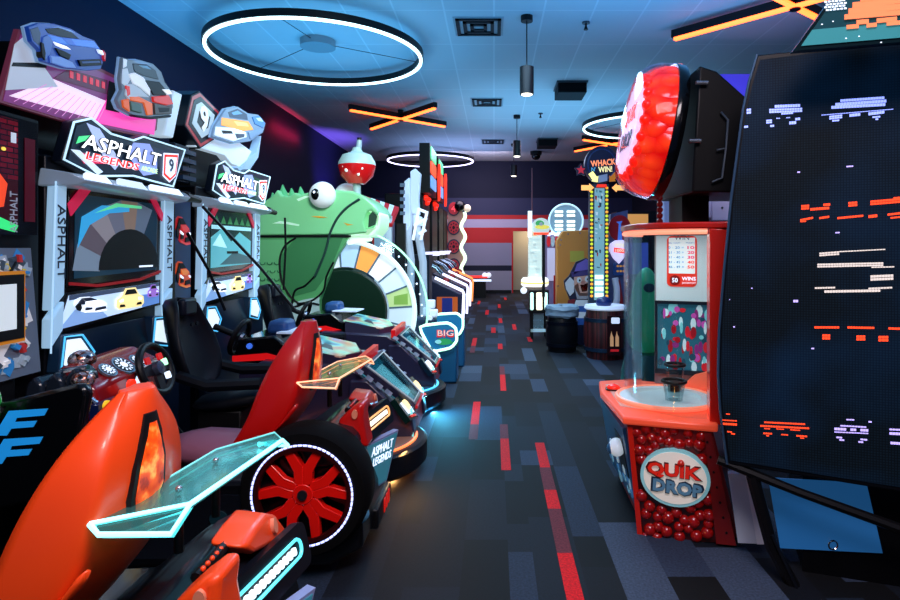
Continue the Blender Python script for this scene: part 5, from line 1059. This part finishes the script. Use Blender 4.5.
# side panel with relief gumballs and oval logo
nb = (bot[1]-bot[0]); u = Vector((top[1]-top[0])).normalized(); v = (top[0]-bot[0]); 
nrm = u.cross(Vector((0,0,1))).normalized()
P0 = Vector((.735,3.172,0)); FSd = Frame(P0, (top[1].x-.70, top[1].y-3.16, 0), (0,0,1))
sp = MB().prism(FSd, on_f(FSd, [(629,421),(707,424),(734,543),(640,538)]), -.02,.004).build('side_panel', M('#3c0605',.3,coat=.5), t)
R = random.Random(4); gb = MB(); pts = []
zone = on_f(FSd, [(633,424),(706,427),(716,540),(643,534)])
ax0, ax1 = min(p[0] for p in zone), max(p[0] for p in zone)
lo = on_f(FSd, [(675,475)])[0]
tries = 0
while len(pts) < 150 and tries < 9000:
    tries += 1; px, pyy = 632+R.random()*84, 426+R.random()*111
    k = (pyy-424)/114
    if not (632+9*k+4 < px < 703+11*k-2): continue
    if ((px-672)/36)**2+((pyy-475)/33)**2 < .9: continue
    a, b_ = on_f(FSd, [(px,pyy)])[0]
    r = .026+R.random()*.008
    if any((a-q[0])**2+(b_-q[1])**2 < (.74*(r+q[2]))**2 for q in pts): continue
    pts.append((a,b_,r)); c = FSd.p(a,b_,.004)
    gb.ball(c,(r,r,r),14,10)
gb.build('gumball_pattern', M('#a80e0a',.15,coat=.6), sp)
lg = MB().oval(FSd,lo[0],lo[1],.172,.148,.02,.042,n=44).build('oval_logo', M('#8fd0d8',.4,emit=.15), sp)
MB().oval(FSd,lo[0],lo[1],.155,.132,.042,.046,n=44).build('logo_face', M('#e8e4d8',.4,emit=.22), lg)
tw = .245
for k, (m, o, bo) in enumerate(((M('#5a0a08',.4),.0,.06),(M('#e02818',.25,coat=.5,emit=.2),.004,.045))): text('QUIK', FSd, lo[0]-.005,lo[1]+.035,.085-.012*k,m,lg,w=tw+.035-.02*k,c=.047+o,bold=bo,d=.008,rot=-.03)
for k, (m, o, bo) in enumerate(((M('#1a3048',.4),.0,.06),(M('#5a8aa8',.25,coat=.5,emit=.1),.004,.045))): text('DROP', FSd, lo[0]+.012,lo[1]-.045,.076-.012*k,m,lg,w=tw+.015-.02*k,c=.047+o,bold=bo,d=.008,rot=-.05)
MB().ball(FSd.p(lo[0]+.03,lo[1]+.082,.055),(.018,.018,.018)).build('logo_ball', M('#e02818',.2,coat=.5), lg)
MB().prism(FSd, on_f(FSd, [(627,417),(632,417),(643,538),(638,538)]), .0,.02).build('corner_trim', RP, t)
tr = MB().prism(FSd, on_f(FSd, [(703,422),(709,422),(736,543),(716,541)]), .0,.03).build('red_side_trim', M('#7c0f0c',.35,coat=.3), t)
for k in range(7): p = on_f(FSd, [(707+3.2*k,440+15*k)])[0]; MB().oval(FSd,p[0],p[1],.006,.006,.03,.034).build('bolt', BLK, tr)
# front face: ticket mouth and blue print
FFr = Frame((.725,3.2,0),(0,-1,0),(.12,0,1)); FFr = Frame((.80,3.2,.04),(.0,-1,0),(-.1,0,.55))
fp = MB().rect(FFr,-.72,.06,-.03,.5,0,.02).build('front_panel', M('#16406a',.4,emit=.12), t)
b = MB()
for k in range(34): a, z = -.7+R.random()*.62, .07+R.random()*.2; b.oval(FFr,a,z,.02+R.random()*.02,.015+R.random()*.015,.02,.021+.0002*k,M(['#4a90c8','#8ac8e0','#20507a','#c8e0ea'][k%4],.4,emit=.15),10)
b.rect(FFr,-.3,.2,-.1,.42,.02,.024,M('#0a1420',.4)); b.build('front_print', NAVY, fp)
MB().ball(FFr.p(-.16,.36,.05),(.045,.06,.05)).build('ticket_mouth', M('#d8e8f4',.25,emit=.3), fp)
MB().ball(FFr.p(-.16,.36,.085),(.02,.03,.03)).build('mouth_slot', M('#2a6a9a',.3), fp)
# clear curved case
zc0, zc1 = .615, 1.60
cur = [Vector((1.10,3.09,0)),Vector((.98,3.12,0)),Vector((.88,3.2,0)),Vector((.81,3.34,0)),Vector((.79,3.5,0)),Vector((.80,3.7,0)),Vector((.86,3.85,0)),Vector((.97,3.95,0))]
vs = []; fs = []
for z in (zc0,zc1): vs += [p+Vector((0,0,z)) for p in cur]
inn = [p+(Vector((1.1,3.55,0))-p).normalized()*.008 for p in cur]
for z in (zc0,zc1): vs += [p+Vector((0,0,z)) for p in inn]
k = len(cur)
for i in range(k-1): fs += [(i,i+1,k+i+1,k+i),(2*k+i+1,2*k+i,3*k+i,3*k+i+1)]
cs = MB().add(vs,fs).build('clear_case', GLASS, t)
ft = [Vector((p.x,p.y)) for p in cur]+[Vector((1.42,3.78)),Vector((1.2,3.02))]
cen = Vector((1.08,3.5)); big = [cen+(p-cen)*1.06 for p in ft]
hd = MB().loft([[Vector((p.x,p.y,1.60)) for p in big],[Vector((p.x,p.y,1.635)) for p in big]]).build('case_header', RP, t, bevel=.008)
MB().tube([Vector((p.x,p.y,1.585)) for p in [cen+(q-cen)*.99 for q in ft[:8]]],.014,8).build('header_light', M('#ff9a7a',.3,emit=.9), hd)
# red post behind the case, back panel with pay table
MB().loft([[Vector((1.10,3.06,z)),Vector((1.19,3.03,z)),Vector((1.27,3.3,z)),Vector((1.17,3.3,z))] for z in (.6,1.6)]).build('red_post', RP, t, bevel=.008)
FBk = Frame((1.0,3.93,0),(.94,-.34,0),(0,0,1))
bp = MB().rect(FBk,.05,.62,.42,1.6,-.05,0).build('back_panel', M('#8898a0',.4), t)
MB().rect(FBk,.06,1.16,.42,1.58,0,.006).build('pay_board', M('#c0d4dc',.4,emit=.35), bp)
tl, = on_f(FBk,[(667,236)]); br_, = on_f(FBk,[(697,287)])
a0, b1, a1, b0 = tl[0], tl[1], br_[0], br_[1]
pt = MB().rrect(FBk,a0,b0,a1,b1,.03,.006,.012).build('pay_table', M('#e0301c',.4,emit=.4), bp)
MB().rect(FBk,a0+.012,b0+.085,a1-.012,b1-.012,.012,.014).build('table_face', M('#e4ecf0',.4,emit=.5), pt)
w = a1-a0; cxp = (a0+a1)/2
text('WIN', FBk, cxp, b1-.012, .03, M('#4a5a68',.4,emit=.2), pt, w=.09, c=.015)
text('BALL COUNT', FBk, cxp-.045, b1-.045, .010, M('#24508a',.4), pt, w=.075, c=.015); text('TICKETS', FBk, cxp+.05, b1-.045, .010, M('#24508a',.4), pt, w=.055, c=.015)
for i, (l, r_) in enumerate((('0 - 20 =','10'),('21 - 30 =','20'),('31 - 40 =','30'),('41 - 45 =','40'),('46 - 49 =','50'))):
    z = b1-.075-.031*i
    text(l, FBk, cxp-.035, z, .017, M('#2a86b0',.4,emit=.3), pt, w=.095, c=.015, bold=.01); text(r_, FBk, cxp+.055, z, .021, M('#e02858' if i < 3 else '#f0401c',.4,emit=.5), pt, w=.042, c=.015, bold=.03)
MB().oval(FBk,a0+.05,b0+.042,.032,.032,.012,.016).build('ball_badge', M('#8a1010',.4,emit=.2), pt); text('50', FBk, a0+.05, b0+.042, .03, LW, pt, w=.035, c=.017, bold=.02)
text('WINS', FBk, a0+.135, b0+.053, .024, LW, pt, w=.085, c=.015, bold=.02); text('JACKPOT', FBk, a0+.135, b0+.024, .014, LW, pt, w=.085, c=.015)
pl = MB().rect(FBk,.07,.72,.42,1.14,0,.012).build('play_window', M('#2a6a80',.3,emit=.25), bp)
b = MB()
for k in range(70): a, z = .085+R.random()*.32, .74+R.random()*.38; b.oval(FBk,a,z,.008+R.random()*.014,.012+R.random()*.03,.012,.0125+.0001*k,M(['#8a2a7a','#c8e8f0','#d02030','#1a4a60','#c050b0','#7ad0d8','#a01020'][k%7],.4,emit=.3),10)
b.build('drop_print', NAVY, pl)
MB().rect(FBk,.055,.70,.07,1.16,0,.03).rect(FBk,.055,.69,.42,.72,0,.03).rect(FBk,.055,1.14,.42,1.16,0,.03).build('window_frame', M('#162838',.35), pl)
# turntable and the two clear cups with black rims
MB().lathe(Frame((1.0,3.5,0),(1,0,0),(0,1,0)),[(.01,.617),(.27,.617),(.27,.635),(.20,.64),(.19,.625),(.01,.625)],36).build('turntable', M('#c8dce0',.35,emit=.12), t)
MB().torus(Frame((1.0,3.5,0),(1,0,0),(0,1,0)),.275,.014,c=.63).build('orange_ring', M('#ff8a6a',.3,emit=.5), t)
for x, y, z, r in ((1.085,3.6,.80,.056),(1.02,3.4,.745,.064)):
    Fq = Frame((x,y,0),(1,0,0),(0,1,0)); c = MB().lathe(Fq,[(.002,.64),(r*.75,.64),(r,z),(r-.004,z),(r*.75-.004,.645),(.002,.645)],28).build('clear_cup', GLASS, t)
    MB().torus(Fq,r,.009,c=z,n=32).build('black_rim', BLK, c)
MB().prism(FBk, [(.2,.6),(.42,.6),(.42,.74),(.3,.70)],.02,.06).build('chute', M('#ff7a5a',.35,emit=.25), t)
# domed sign on black box
FD = Frame((1.0,3.43,2.15),(.0,-1,0),(.18,0,1)); ra, rb = .30,.375
def orow(s, c, n=44): 
    out = []
    for j in range(n):
        q = 2*PI*j/n; cs_, sn = math.cos(q), math.sin(q); e = .93
        out.append(FD.p(ra*s*math.copysign(abs(cs_)**e,cs_), rb*s*math.copysign(abs(sn)**e,sn), c))
    return out
bx = MB().prism(Frame((0,3.12,0),(1,0,0),(0,0,1)), [(1.03,1.79),(1.07,2.45),(1.16,2.42),(1.34,2.26),(1.6,2.1),(1.6,1.79)], -.62,0).build('sign_box', BLK, t, bevel=.01)
MB().tube([at(721,112,3.1),at(728,120,3.1),at(726,148,3.1),at(717,150,3.1)],.006,6).tube([at(726,148,3.1),at(722,178,3.1),at(712,182,3.1)],.006,6).build('wire', M('#3a4a5a',.4), bx)
for q in ((696,83),(689,141)): p = at(*q,3.1); MB().cyl(p,p+Vector((.06,0,0)),.012).build('latch', SILV, bx)
MB().loft([orow(1.02,0),orow(1.04,.02),orow(1.04,.05),orow(1.02,.06)]).build('sign_rim', BLKG, bx)
def gumball_red():
    m = bpy.data.materials.new('packed_gumballs'); m.use_nodes = True; nt = m.node_tree; b = nt.nodes['Principled BSDF']; L = nt.links.new
    tc = nt.nodes.new('ShaderNodeTexCoord'); vo = nt.nodes.new('ShaderNodeTexVoronoi'); vo.inputs['Scale'].default_value = 13; vo.inputs['Randomness'].default_value = .7
    mp = nt.nodes.new('ShaderNodeMapping'); mp.inputs['Scale'].default_value = (.6,1,1)
    r = nt.nodes.new('ShaderNodeValToRGB'); r.color_ramp.elements[0].color = lin('#ff4a1c'); r.color_ramp.elements[0].position = .1; r.color_ramp.elements[1].color = lin('#d00e08'); r.color_ramp.elements[1].position = .75
    iv = nt.nodes.new('ShaderNodeMath'); iv.operation = 'SUBTRACT'; iv.inputs[0].default_value = 1; bp = nt.nodes.new('ShaderNodeBump'); bp.inputs['Strength'].default_value = .7; bp.inputs['Distance'].default_value = .03
    L(tc.outputs['Object'], mp.inputs[0]); L(mp.outputs[0], vo.inputs['Vector']); L(vo.outputs['Distance'], r.inputs[0]); L(r.outputs[0], b.inputs['Base Color']); L(r.outputs[0], b.inputs['Emission Color'])
    b.inputs['Emission Strength'].default_value = .75; b.inputs['Roughness'].default_value = .2; L(vo.outputs['Distance'], iv.inputs[1]); L(iv.outputs[0], bp.inputs['Height']); L(bp.outputs[0], b.inputs['Normal'])
    return m
dm = MB().loft([orow(1.0,.05),orow(.97,.10),orow(.90,.155),orow(.78,.20),orow(.62,.218),orow(.1,.22)]).build('sign_dome', gumball_red(), bx)
wf = MB(); n = 22
wf.prism(FD, [(ra*.64*math.cos(2*PI*j/88)*(1+.1*abs(math.sin(j*PI/4))), rb*.66*math.sin(2*PI*j/88)*(1+.1*abs(math.sin(j*PI/4)))) for j in range(88)], .21,.232)
gb = MB(); row = orow(.74, .197, 360)
for k in range(22): gb.ball(row[int(k*360/22)], (.03,.03,.03), 14, 10)
gb.build('gumball_border', M('#ff2410',.18,emit=.6,coat=.4), dm)
wf.build('sign_face', M('#e4d8f0',.3,emit=.8), dm)
text('QUIK', FD, 0,.06,.11,M('#f0402a',.3,emit=.6),dm,w=.28,c=.234,bold=.03); text('DROP', FD, 0,-.08,.1,M('#20406a',.3,emit=.1),dm,w=.26,c=.234,bold=.03)
MB().loft([orow(1.03,.06),orow(1.01,.13),orow(.95,.19),orow(.83,.235),orow(.5,.255),orow(.05,.258)]).build('clear_dome', clear('pink_dome','#fbe8f4',.6), bx)
MB().box((1.05,3.35,1.635),(1.2,3.6,1.8)).build('sign_neck', BLK, t)
b = MB()
for k in range(6): b.ball((1.0,3.62,1.66+.035*k),.02,10,8)
b.build('bead_string', M('#a01414',.3), t)
# ------------------------------------------------------------------ white panel and cabinet beside it
t = thing('white_skirt_panel', (1.3,3.0,0), 'pale unlit panel between the red gumball base and LED wall', 'panel')
FWp = Frame((1.235,2.93,0),(.94,-.34,0),(0,0,1))
MB().prism(FWp, on_f(FWp, [(728,474),(752,474),(764,544),(738,543)]), -.05,0).build('panel', M('#c0cede',.5), t)
MB().prism(FWp, on_f(FWp, [(745,474),(752,474),(764,544),(757,544)]), 0,.004).build('panel_edge', M('#e0e6f0',.5), t)
t = thing('white_cabinet', (1.75,4.6,0), 'white machine cabinet top showing behind the red gumball case', 'cabinet')
MB().box((1.48,4.5,0),(2.3,5.1,1.72)).build('body', M('#a8a8c8',.45), t, bevel=.01); MB().box((1.48,4.47,1.72),(1.62,5.0,1.87)).box((1.62,4.47,1.70),(2.3,5.0,1.9)).build('top_box', M('#c0bce0',.45), t, bevel=.01)
for k in range(3): MB().oval(FY(4.47),1.7+.12*k,1.8,.008,.008,0,.004).build('bolt', GREY, t)
t = thing('green_egg_game', (1.35,5.4,0), 'green egg shaped game figure seen through the clear gumball case', 'arcade game')
Y = 5.4; rings = []
for z, r in ((.55,.06),(.62,.17),(.75,.2),(.95,.17),(1.12,.13),(1.25,.09),(1.33,.03)): rings.append([(1.37+r*math.cos(2*PI*j/24),Y+r*.8*math.sin(2*PI*j/24),z) for j in range(24)])
e = MB().loft(rings).build('egg_body', M('#2a9a6a',.4,emit=.12), t, sub=1)
MB().oval(FY(Y-.13),1.36,1.15,.05,.04,0,.02).build('dark_spot', M('#0e3a44',.4), e)
MB().lathe(Frame((1.37,Y,0),(1,0,0),(0,1,0)),[(.02,0),(.25,0),(.22,.4),(.18,.56),(.02,.56)],24).build('base', M('#1c5a54',.4), t)

# ------------------------------------------------------------------ curved-edge LED wall
t = thing('led_wall_game', (1.6,2.6,0), 'towering dark LED wall game with glowing pixel shapes, beside the gumball machine', 'arcade game')
FL = Frame((1.04,2.75,0),(.945,-.327,0),(0,0,1))
out = [(757,55),(749,82),(743,110),(731,200),(724,270),(719,330),(718,375),(720,410),(727,464),(900,492),(1010,509),(1010,26),(900,39)]
o2 = on_f(FL, out)
sb = MB().prism(FL, o2, -.14,0).build('screen_body', M('#0a0d12',.35), t, bevel=.006)
led = bpy.data.materials.new('led_grid'); led.use_nodes = True; nt = led.node_tree; pb = nt.nodes['Principled BSDF']; L = nt.links.new
tc = nt.nodes.new('ShaderNodeTexCoord'); sx = nt.nodes.new('ShaderNodeSeparateXYZ'); cb = nt.nodes.new('ShaderNodeCombineXYZ'); br = nt.nodes.new('ShaderNodeTexBrick'); br.offset = 0
br.inputs['Scale'].default_value = 1; br.inputs['Brick Width'].default_value = .0105; br.inputs['Row Height'].default_value = .011; br.inputs['Mortar Size'].default_value = .0018
br.inputs['Color1'].default_value = lin('#10202c'); br.inputs['Color2'].default_value = lin('#0d1b26'); br.inputs['Mortar'].default_value = lin('#030507')
L(tc.outputs['Object'], sx.inputs[0]); L(sx.outputs[0], cb.inputs[0]); L(sx.outputs[2], cb.inputs[1]); L(cb.outputs[0], br.inputs['Vector']); L(br.outputs['Color'], pb.inputs['Base Color'])
no = nt.nodes.new('ShaderNodeTexNoise'); no.inputs['Scale'].default_value = 2.2; L(tc.outputs['Object'], no.inputs['Vector'])
rp = nt.nodes.new('ShaderNodeValToRGB'); rp.color_ramp.elements[0].position = .42; rp.color_ramp.elements[0].color = lin('#061018'); rp.color_ramp.elements[1].position = .75; rp.color_ramp.elements[1].color = lin('#0c2c50')
mx = nt.nodes.new('ShaderNodeMix'); mx.data_type = 'RGBA'; mx.blend_type = 'MULTIPLY'; mx.inputs[0].default_value = .7
L(no.outputs['Fac'], rp.inputs[0]); L(rp.outputs[0], mx.inputs[6]); L(br.outputs['Fac'], mx.inputs[7]); L(rp.outputs[0], pb.inputs['Emission Color']); pb.inputs['Emission Strength'].default_value = .42; pb.inputs['Roughness'].default_value = .6; pb.inputs['Specular IOR Level'].default_value = .12
cen = Vector((sum(p[0] for p in o2)/len(o2), sum(p[1] for p in o2)/len(o2)))
ins = on_f(FL, [(760,60),(752,86),(746,112),(734,200),(727,270),(722,330),(721,375),(723,409),(730,460),(900,487),(1008,504),(1008,31),(900,43)])
sc_ = MB().prism(FL, ins, 0,.004).build('led_screen', led, sb)
MB().tube([FL.p(*q,.004) for q in on_f(FL, out[:9])],.006,6).build('screen_edge', M('#3a5a78',.3,.4), sb)
BL = M('#aab8ff',.3,emit=1.6,ecol='#8a9cff'); OR = M('#ff4a24',.3,emit=1.0); GY = M('#d8ccc4',.3,emit=.75); LI = M('#c8b8ff',.3,emit=1.2,ecol='#b8a8ff')
def px(parts, name, m):
    """lit pixels: each little block follows the wall's own grid"""
    b = MB()
    for x0, y0, x1, y1, x2, y2, h in parts:      # a sloping bar from (x0,y0) to (x1,y1), h tall
        q = on_f(FL, [(x0,y0+h),(x1,y1+h),(x1,y1),(x0,y0)])
        n = max(1, round((q[1][0]-q[0][0])/.0105)); k = max(1, round((q[3][1]-q[0][1])/.011))
        for i in range(n):
            for j in range(k):
                f = lambda s, r: ((q[0][0]*(1-s)+q[1][0]*s)*(1-r)+(q[3][0]*(1-s)+q[2][0]*s)*r, (q[0][1]*(1-s)+q[1][1]*s)*(1-r)+(q[3][1]*(1-s)+q[2][1]*s)*r)
                b.prism(FL, [f((i+.06)/n,(j+.1)/k),f((i+.94)/n,(j+.1)/k),f((i+.94)/n,(j+.9)/k),f((i+.06)/n,(j+.9)/k)], .0045,.0065)
    b.build(name, m, sc_)
def bar(x0, y0, x1, y1, h): return (x0, y0, x1, y1, 0, 0, h)
px([bar(774.5,105,800,104,3.5),bar(769,109,802,107.8,4.5),bar(781,113,793,112.3,2),bar(766,120,772,119.5,4),bar(770,125,774,124.7,2.5),bar(795,118,800,117.5,3),bar(789,121.5,796,121,3.5),bar(776,118,780,118,1),bar(786,117.5,790,117.3,1)], 'blue_pixel_saucer', BL)
px([bar(840,99.5,884,96.5,3),bar(835,103,886,99.5,3.5),bar(831,106,885,103,3.5),bar(821,115,893,109,.8),bar(829,116,842,114.5,4),bar(832,120,839,119.5,2),bar(849,114,860,112.8,3.5),bar(868,112.5,884,110.5,3.5),bar(872,116.5,880,115.8,2),bar(875,118.5,878,118.2,2)], 'blue_pixel_saucer', BL)
px([bar(746.5,109,751,108.5,5.5),bar(744,126,748,125.5,2.5)], 'blue_pixel_saucer', BL)
for parts in ([bar(801,205,809,204.5,5),bar(810,208,829,206.5,3),bar(823,203.5,830,203,3),bar(800,219,813,216.5,2.5),bar(800,221,806,220.5,1.5),bar(819,217,829,215.5,2.5)],
              [bar(848,202,857,201.3,5),bar(837,217,863,214.5,2.5)],[bar(870,200.5,900,198,5),bar(893,197,900,196.5,3),bar(868,215,877,214,3.5),bar(887,213.5,900,212,2.5),bar(890,217,900,216,2)],
              [bar(814,326,839,326,2.5),bar(822,334,830,334,5.5)],[bar(847,326,874,326.5,2.5),bar(856,335,865,335,5.5)],[bar(888,327,900,327.3,2.5),bar(878,335.5,888,335.5,6)]): px(parts, 'red_pixel_letter', OR)
px([bar(819,252.5,839,251,4),bar(839,251,885,248.7,1.3),bar(817,263.5,883,262,4.2),bar(871,266.5,894,266,1.5),bar(870,275,893,274,6),bar(814.5,287,835,286.5,2),bar(824,290,880,289,3),bar(868,287.5,892,286.5,2)], 'pixel_numeral', GY)
px([bar(764,421,805,423,1.8),bar(760,424.5,809,427,2),bar(764,427.5,770,428,1.2),bar(776,428,784,428.5,1),bar(790,428.8,800,429.4,1.2),bar(763,432,772,432.5,1.8),bar(766,434.5,769,434.7,1.5),bar(781,433.5,788,434,1.3),bar(796,434.5,807,435.2,1.8),bar(800,437,804,437.3,1.2)], 'orange_pixel_saucer', OR)
px([bar(846,418.5,854,418.8,1.5),bar(840,424.5,866,426,1.6),bar(834,427,846,427.5,3),bar(850,427.8,856,428,3),bar(860,428.2,868,428.6,3),bar(834,431,868,432.5,1.2),bar(836,436,842,436.5,1.8),bar(839,438.5,844,439,1.8),bar(860,438,867,438.6,1.8),bar(858,440.5,863,441,1.8)], 'lilac_pixel_saucer', LI)
px([bar(889,428,910,429,2),bar(889,431.5,910,432.5,3),bar(890,441,912,442.5,3)], 'lilac_pixel_saucer', LI)
px([bar(721,419,737,420,1.3),bar(720.5,422,737,423,2.5),bar(726,413,730,413.3,1.2),bar(727,430.5,732,431,1.5),bar(731,432.5,735,433,1.5)], 'orange_pixel_saucer', OR)
for s_ in (bar(797,171.5,800,171.5,1.6),bar(846,166,853,165.5,1.6),bar(835,232,839.5,231.7,1.6),bar(793,299.5,798,299.5,3),bar(751,287.5,752.5,287.5,1.3),bar(733,326,735,326,1.4),bar(811,347.5,814,347.5,1.6),bar(729,299,730,299,1),bar(868,420.5,871.5,420.7,1.8)): px([s_], 'pixel_star', LI)
# top sign board, pixel picture
FM = Frame(FL.p(0,0,-.12), FL.u, Vector((0,0,1))+FL.n*.18)
mq = MB().prism(FM, on_f(FM, [(793,51),(836,-8),(1010,-24),(1010,33),(900,42)]), -.1,0).build('sign_board', M('#0a2026',.3), t)
b = MB(); b.prism(FM, on_f(FM, [(801,46),(838,-6),(1005,-22),(1005,29)]), 0,.003, M('#16424c',.3,emit=.3)); b.prism(FM, on_f(FM, [(801,46),(812,30),(1005,12),(1005,29)]), .003,.005, M('#3a8a92',.3,emit=.4))
for x, y in ((821,24),(832,21),(845,38),(880,42),(834,8),(858,36)): b.prism(FM, on_f(FM, [(x,y+1.2),(x+1.5,y+1.1),(x+1.5,y),(x,y)]), .005,.007, LW)
b.build('sky_print', BLK, mq)
b = MB()      # stepped orange pixel burst
for x0, y0, x1, y1, h in ((848,9,905,3.5,6),(844,15,905,10,5),(852,3,905,-3,6),(860,-3,905,-8,6),(856,20.5,868,19.5,4.5),(876,19,896,17,4.5),(846,25.5,858,24.5,4),(866,24,876,23,4),(886,22,905,20.5,4)):
    b.prism(FM, on_f(FM, [(x0,y0+h),(x1,y1+h),(x1,y1),(x0,y0)]), .007,.012)
b.build('pixel_burst_picture', M('#ff8a5a',.3,emit=.6), mq)
b = MB()
for i in range(4):
    x = 824+1.5*(i%2); y = 1.5+2.7*i
    for k in range(6): b.prism(FM, on_f(FM, [(x+3.6*k,y+1.8-.35*k),(x+3.6*k+2.6,y+1.6-.35*k),(x+3.6*k+2.6,y-.35*k),(x+3.6*k,y+.1-.35*k)]), .007,.01)
b.build('small_print', LW, mq)
# lower frame, panel with painted blue reflection, brace
FLb = Frame(FL.p(0,0,-.16), FL.u, (0,0,1))
MB().prism(FLb, [(.36,.0),(.36,.46),(1.9,.46),(1.9,.0)], -.5,0).build('base', M('#06070a',.4), t)
bpn = MB().prism(FLb, on_f(FLb, [(768,477),(866,483),(882,552),(780,547)]), 0,.012).build('blue_reflection', M('#22609a',.35,emit=.34), t)  # blue colour and glow painted in place of a reflection
MB().tube([FL.p(*on_f(FL,[q])[0],-.02) for q in ((718,461),(800,494),(960,552))],[.022,.02,.024],8).build('brace', BLK, t)
MB().tube([FL.p(*on_f(FL,[q])[0],.0) for q in ((772,535),(802,600),(815,630))],.008,6).build('cable', M('#10141c',.4), t)
MB().tube([FL.p(*on_f(FL,[q])[0],-.03) for q in ((753,478),(772,548),(800,600))],[.03,.03,.03],8).build('stand_leg', BLK, t)
p = FL.p(*on_f(FL,[(838,556)])[0],-.1); MB().torus(Frame(p,(1,0,0),(0,0,1)),.02,.004,n=16,k=6).build('key_ring', CHROME, t)
# ------------------------------------------------------------------ light
w = bpy.data.worlds.new('world'); bpy.context.scene.world = w; w.use_nodes = True
w.node_tree.nodes['Background'].inputs[0].default_value = (.12,.3,.85,1); w.node_tree.nodes['Background'].inputs[1].default_value = .13
U = (PI,0,0)
area('ring_uplight', (-2.4,8.2,2.9), U, 3.0, 78, (.06,.42,.9))
area('entrance_ceiling_fill', (-.8,2.2,2.6), U, 3.0, 60, (.05,.40,.92))  # no ring hangs here; added to light the ceiling blue
area('aisle_ceiling_fill', (1.8,5.5,2.9), U, 3.0, 95, (.08,.42,1))  # unseen panel added to wash the ceiling blue
area('back_ceiling_fill', (1.2,12.5,3.1), U, 4.0, 95, (.14,.5,.9))  # added ceiling wash further back, no fixture
area('far_ceiling_fill', (-1.0,17.,3.3), U, 2.6, 40, (.3,.5,1))  # added ceiling wash before the back wall, no fixture
area('entrance_fill', (.5,.5,3.6), (0,0,0), 1.4, 120, (1,.85,.92))  # unseen fill added to brighten the shell seats
area('aisle_fill', (.2,6.5,3.9), (0,0,0), 1.5, 85, (.45,.72,1))  # added without a fixture to light the aisle floor
area('mid_aisle_fill', (.6,10.3,4.0), (0,0,0), 1.6, 110, (.45,.8,1))  # fill added to lift the back carpet and dark machines
spot('seat_fill_spot', (-.4,-.6,3.4), (-1.05,1.5,.8), 120, (1,.9,.88), .85, .7, .25)  # unseen spot added behind the camera to brighten the orange seat
area('fish_fill', (-.4,3.9,3.7), (math.radians(58),0,math.radians(22)), .9, 38, (.85,1,.92), spread=1.6)  # added above the aisle to brighten the green fish
area('back_light', (.3,14.5,3.9), (0,0,0), 2.5, 85, (.6,.68,1))
area('back_wall_light', (-.5,17.6,3.9), (math.radians(50),0,0), 2.0, 75, (1,.82,1))
area('passage_fill', (1.3,20.75,2.4), (0,0,0), .6, 22, (1,.85,.65))  # unseen area added to light the cream passage wall
for i, (x, y, z) in enumerate(((.41,7.5,3.4),(.5,13.1,3.48),(.55,16.7,3.48))): spot('pendant_light', (x,y,z), (x,y,0), 60, (1,.92,.8), 1.2)
spot('wall_wash_blue', (-3.3,6.0,1.6), (-4.4,6.2,3.2), 230, (.03,.3,1), 1.5, 1.)
spot('wall_wash_violet', (-3.0,15.2,2.2), (-4.4,15.6,3.6), 420, (.2,.1,1), 1.4, 1.)
area('wall_wash_red', (-4.2,12.9,3.98), (0,math.radians(90),0), .12, 9, (1,.02,.1), 1.6)
spot('soffit_violet', (3.3,5.6,2.6), (3.0,7.4,3.4), 45, (.65,.5,1), 1.2, 1.)
spot('cabinet_fill_spot', (2.0,2.9,4.2), (1.8,4.5,1.8), 170, (.8,.8,1), .9, .8)  # spot added to brighten the front of the white cabinet
area('gumball_case_light', (1.02,3.5,1.575), (0,0,0), .3, 3, (1,.9,.85))
area('amber_base_glow', (-.62,3.85,.10), (0,math.radians(-60),math.radians(-30)), .4, 9, (1,.5,.15), .05)
area('blue_base_glow', (-.5,5.45,.12), (0,math.radians(-60),math.radians(-20)), .45, 16, (.1,.65,1), .05)
area('amber_cockpit_glow', (-.62,2.0,.2), (0,math.radians(-70),0), .3, 2.5, (1,.4,.1), .05)

# ------------------------------------------------------------------ camera
cam = bpy.data.cameras.new('camera'); co = bpy.data.objects.new('camera', cam); C.objects.link(co)
co.location = CAM; co.rotation_euler = (PI/2,0,0); cam.sensor_width = 36; cam.lens = 24
cam.shift_x = -(CX-450)/900; cam.shift_y = -(300-CY)/900; cam.clip_start = .05
sc = bpy.context.scene; sc.camera = co
sc.view_settings.view_transform = 'Standard'; sc.view_settings.look = 'None'; sc.view_settings.exposure = 0; sc.view_settings.gamma = 1
sc.view_settings.use_curve_mapping = False
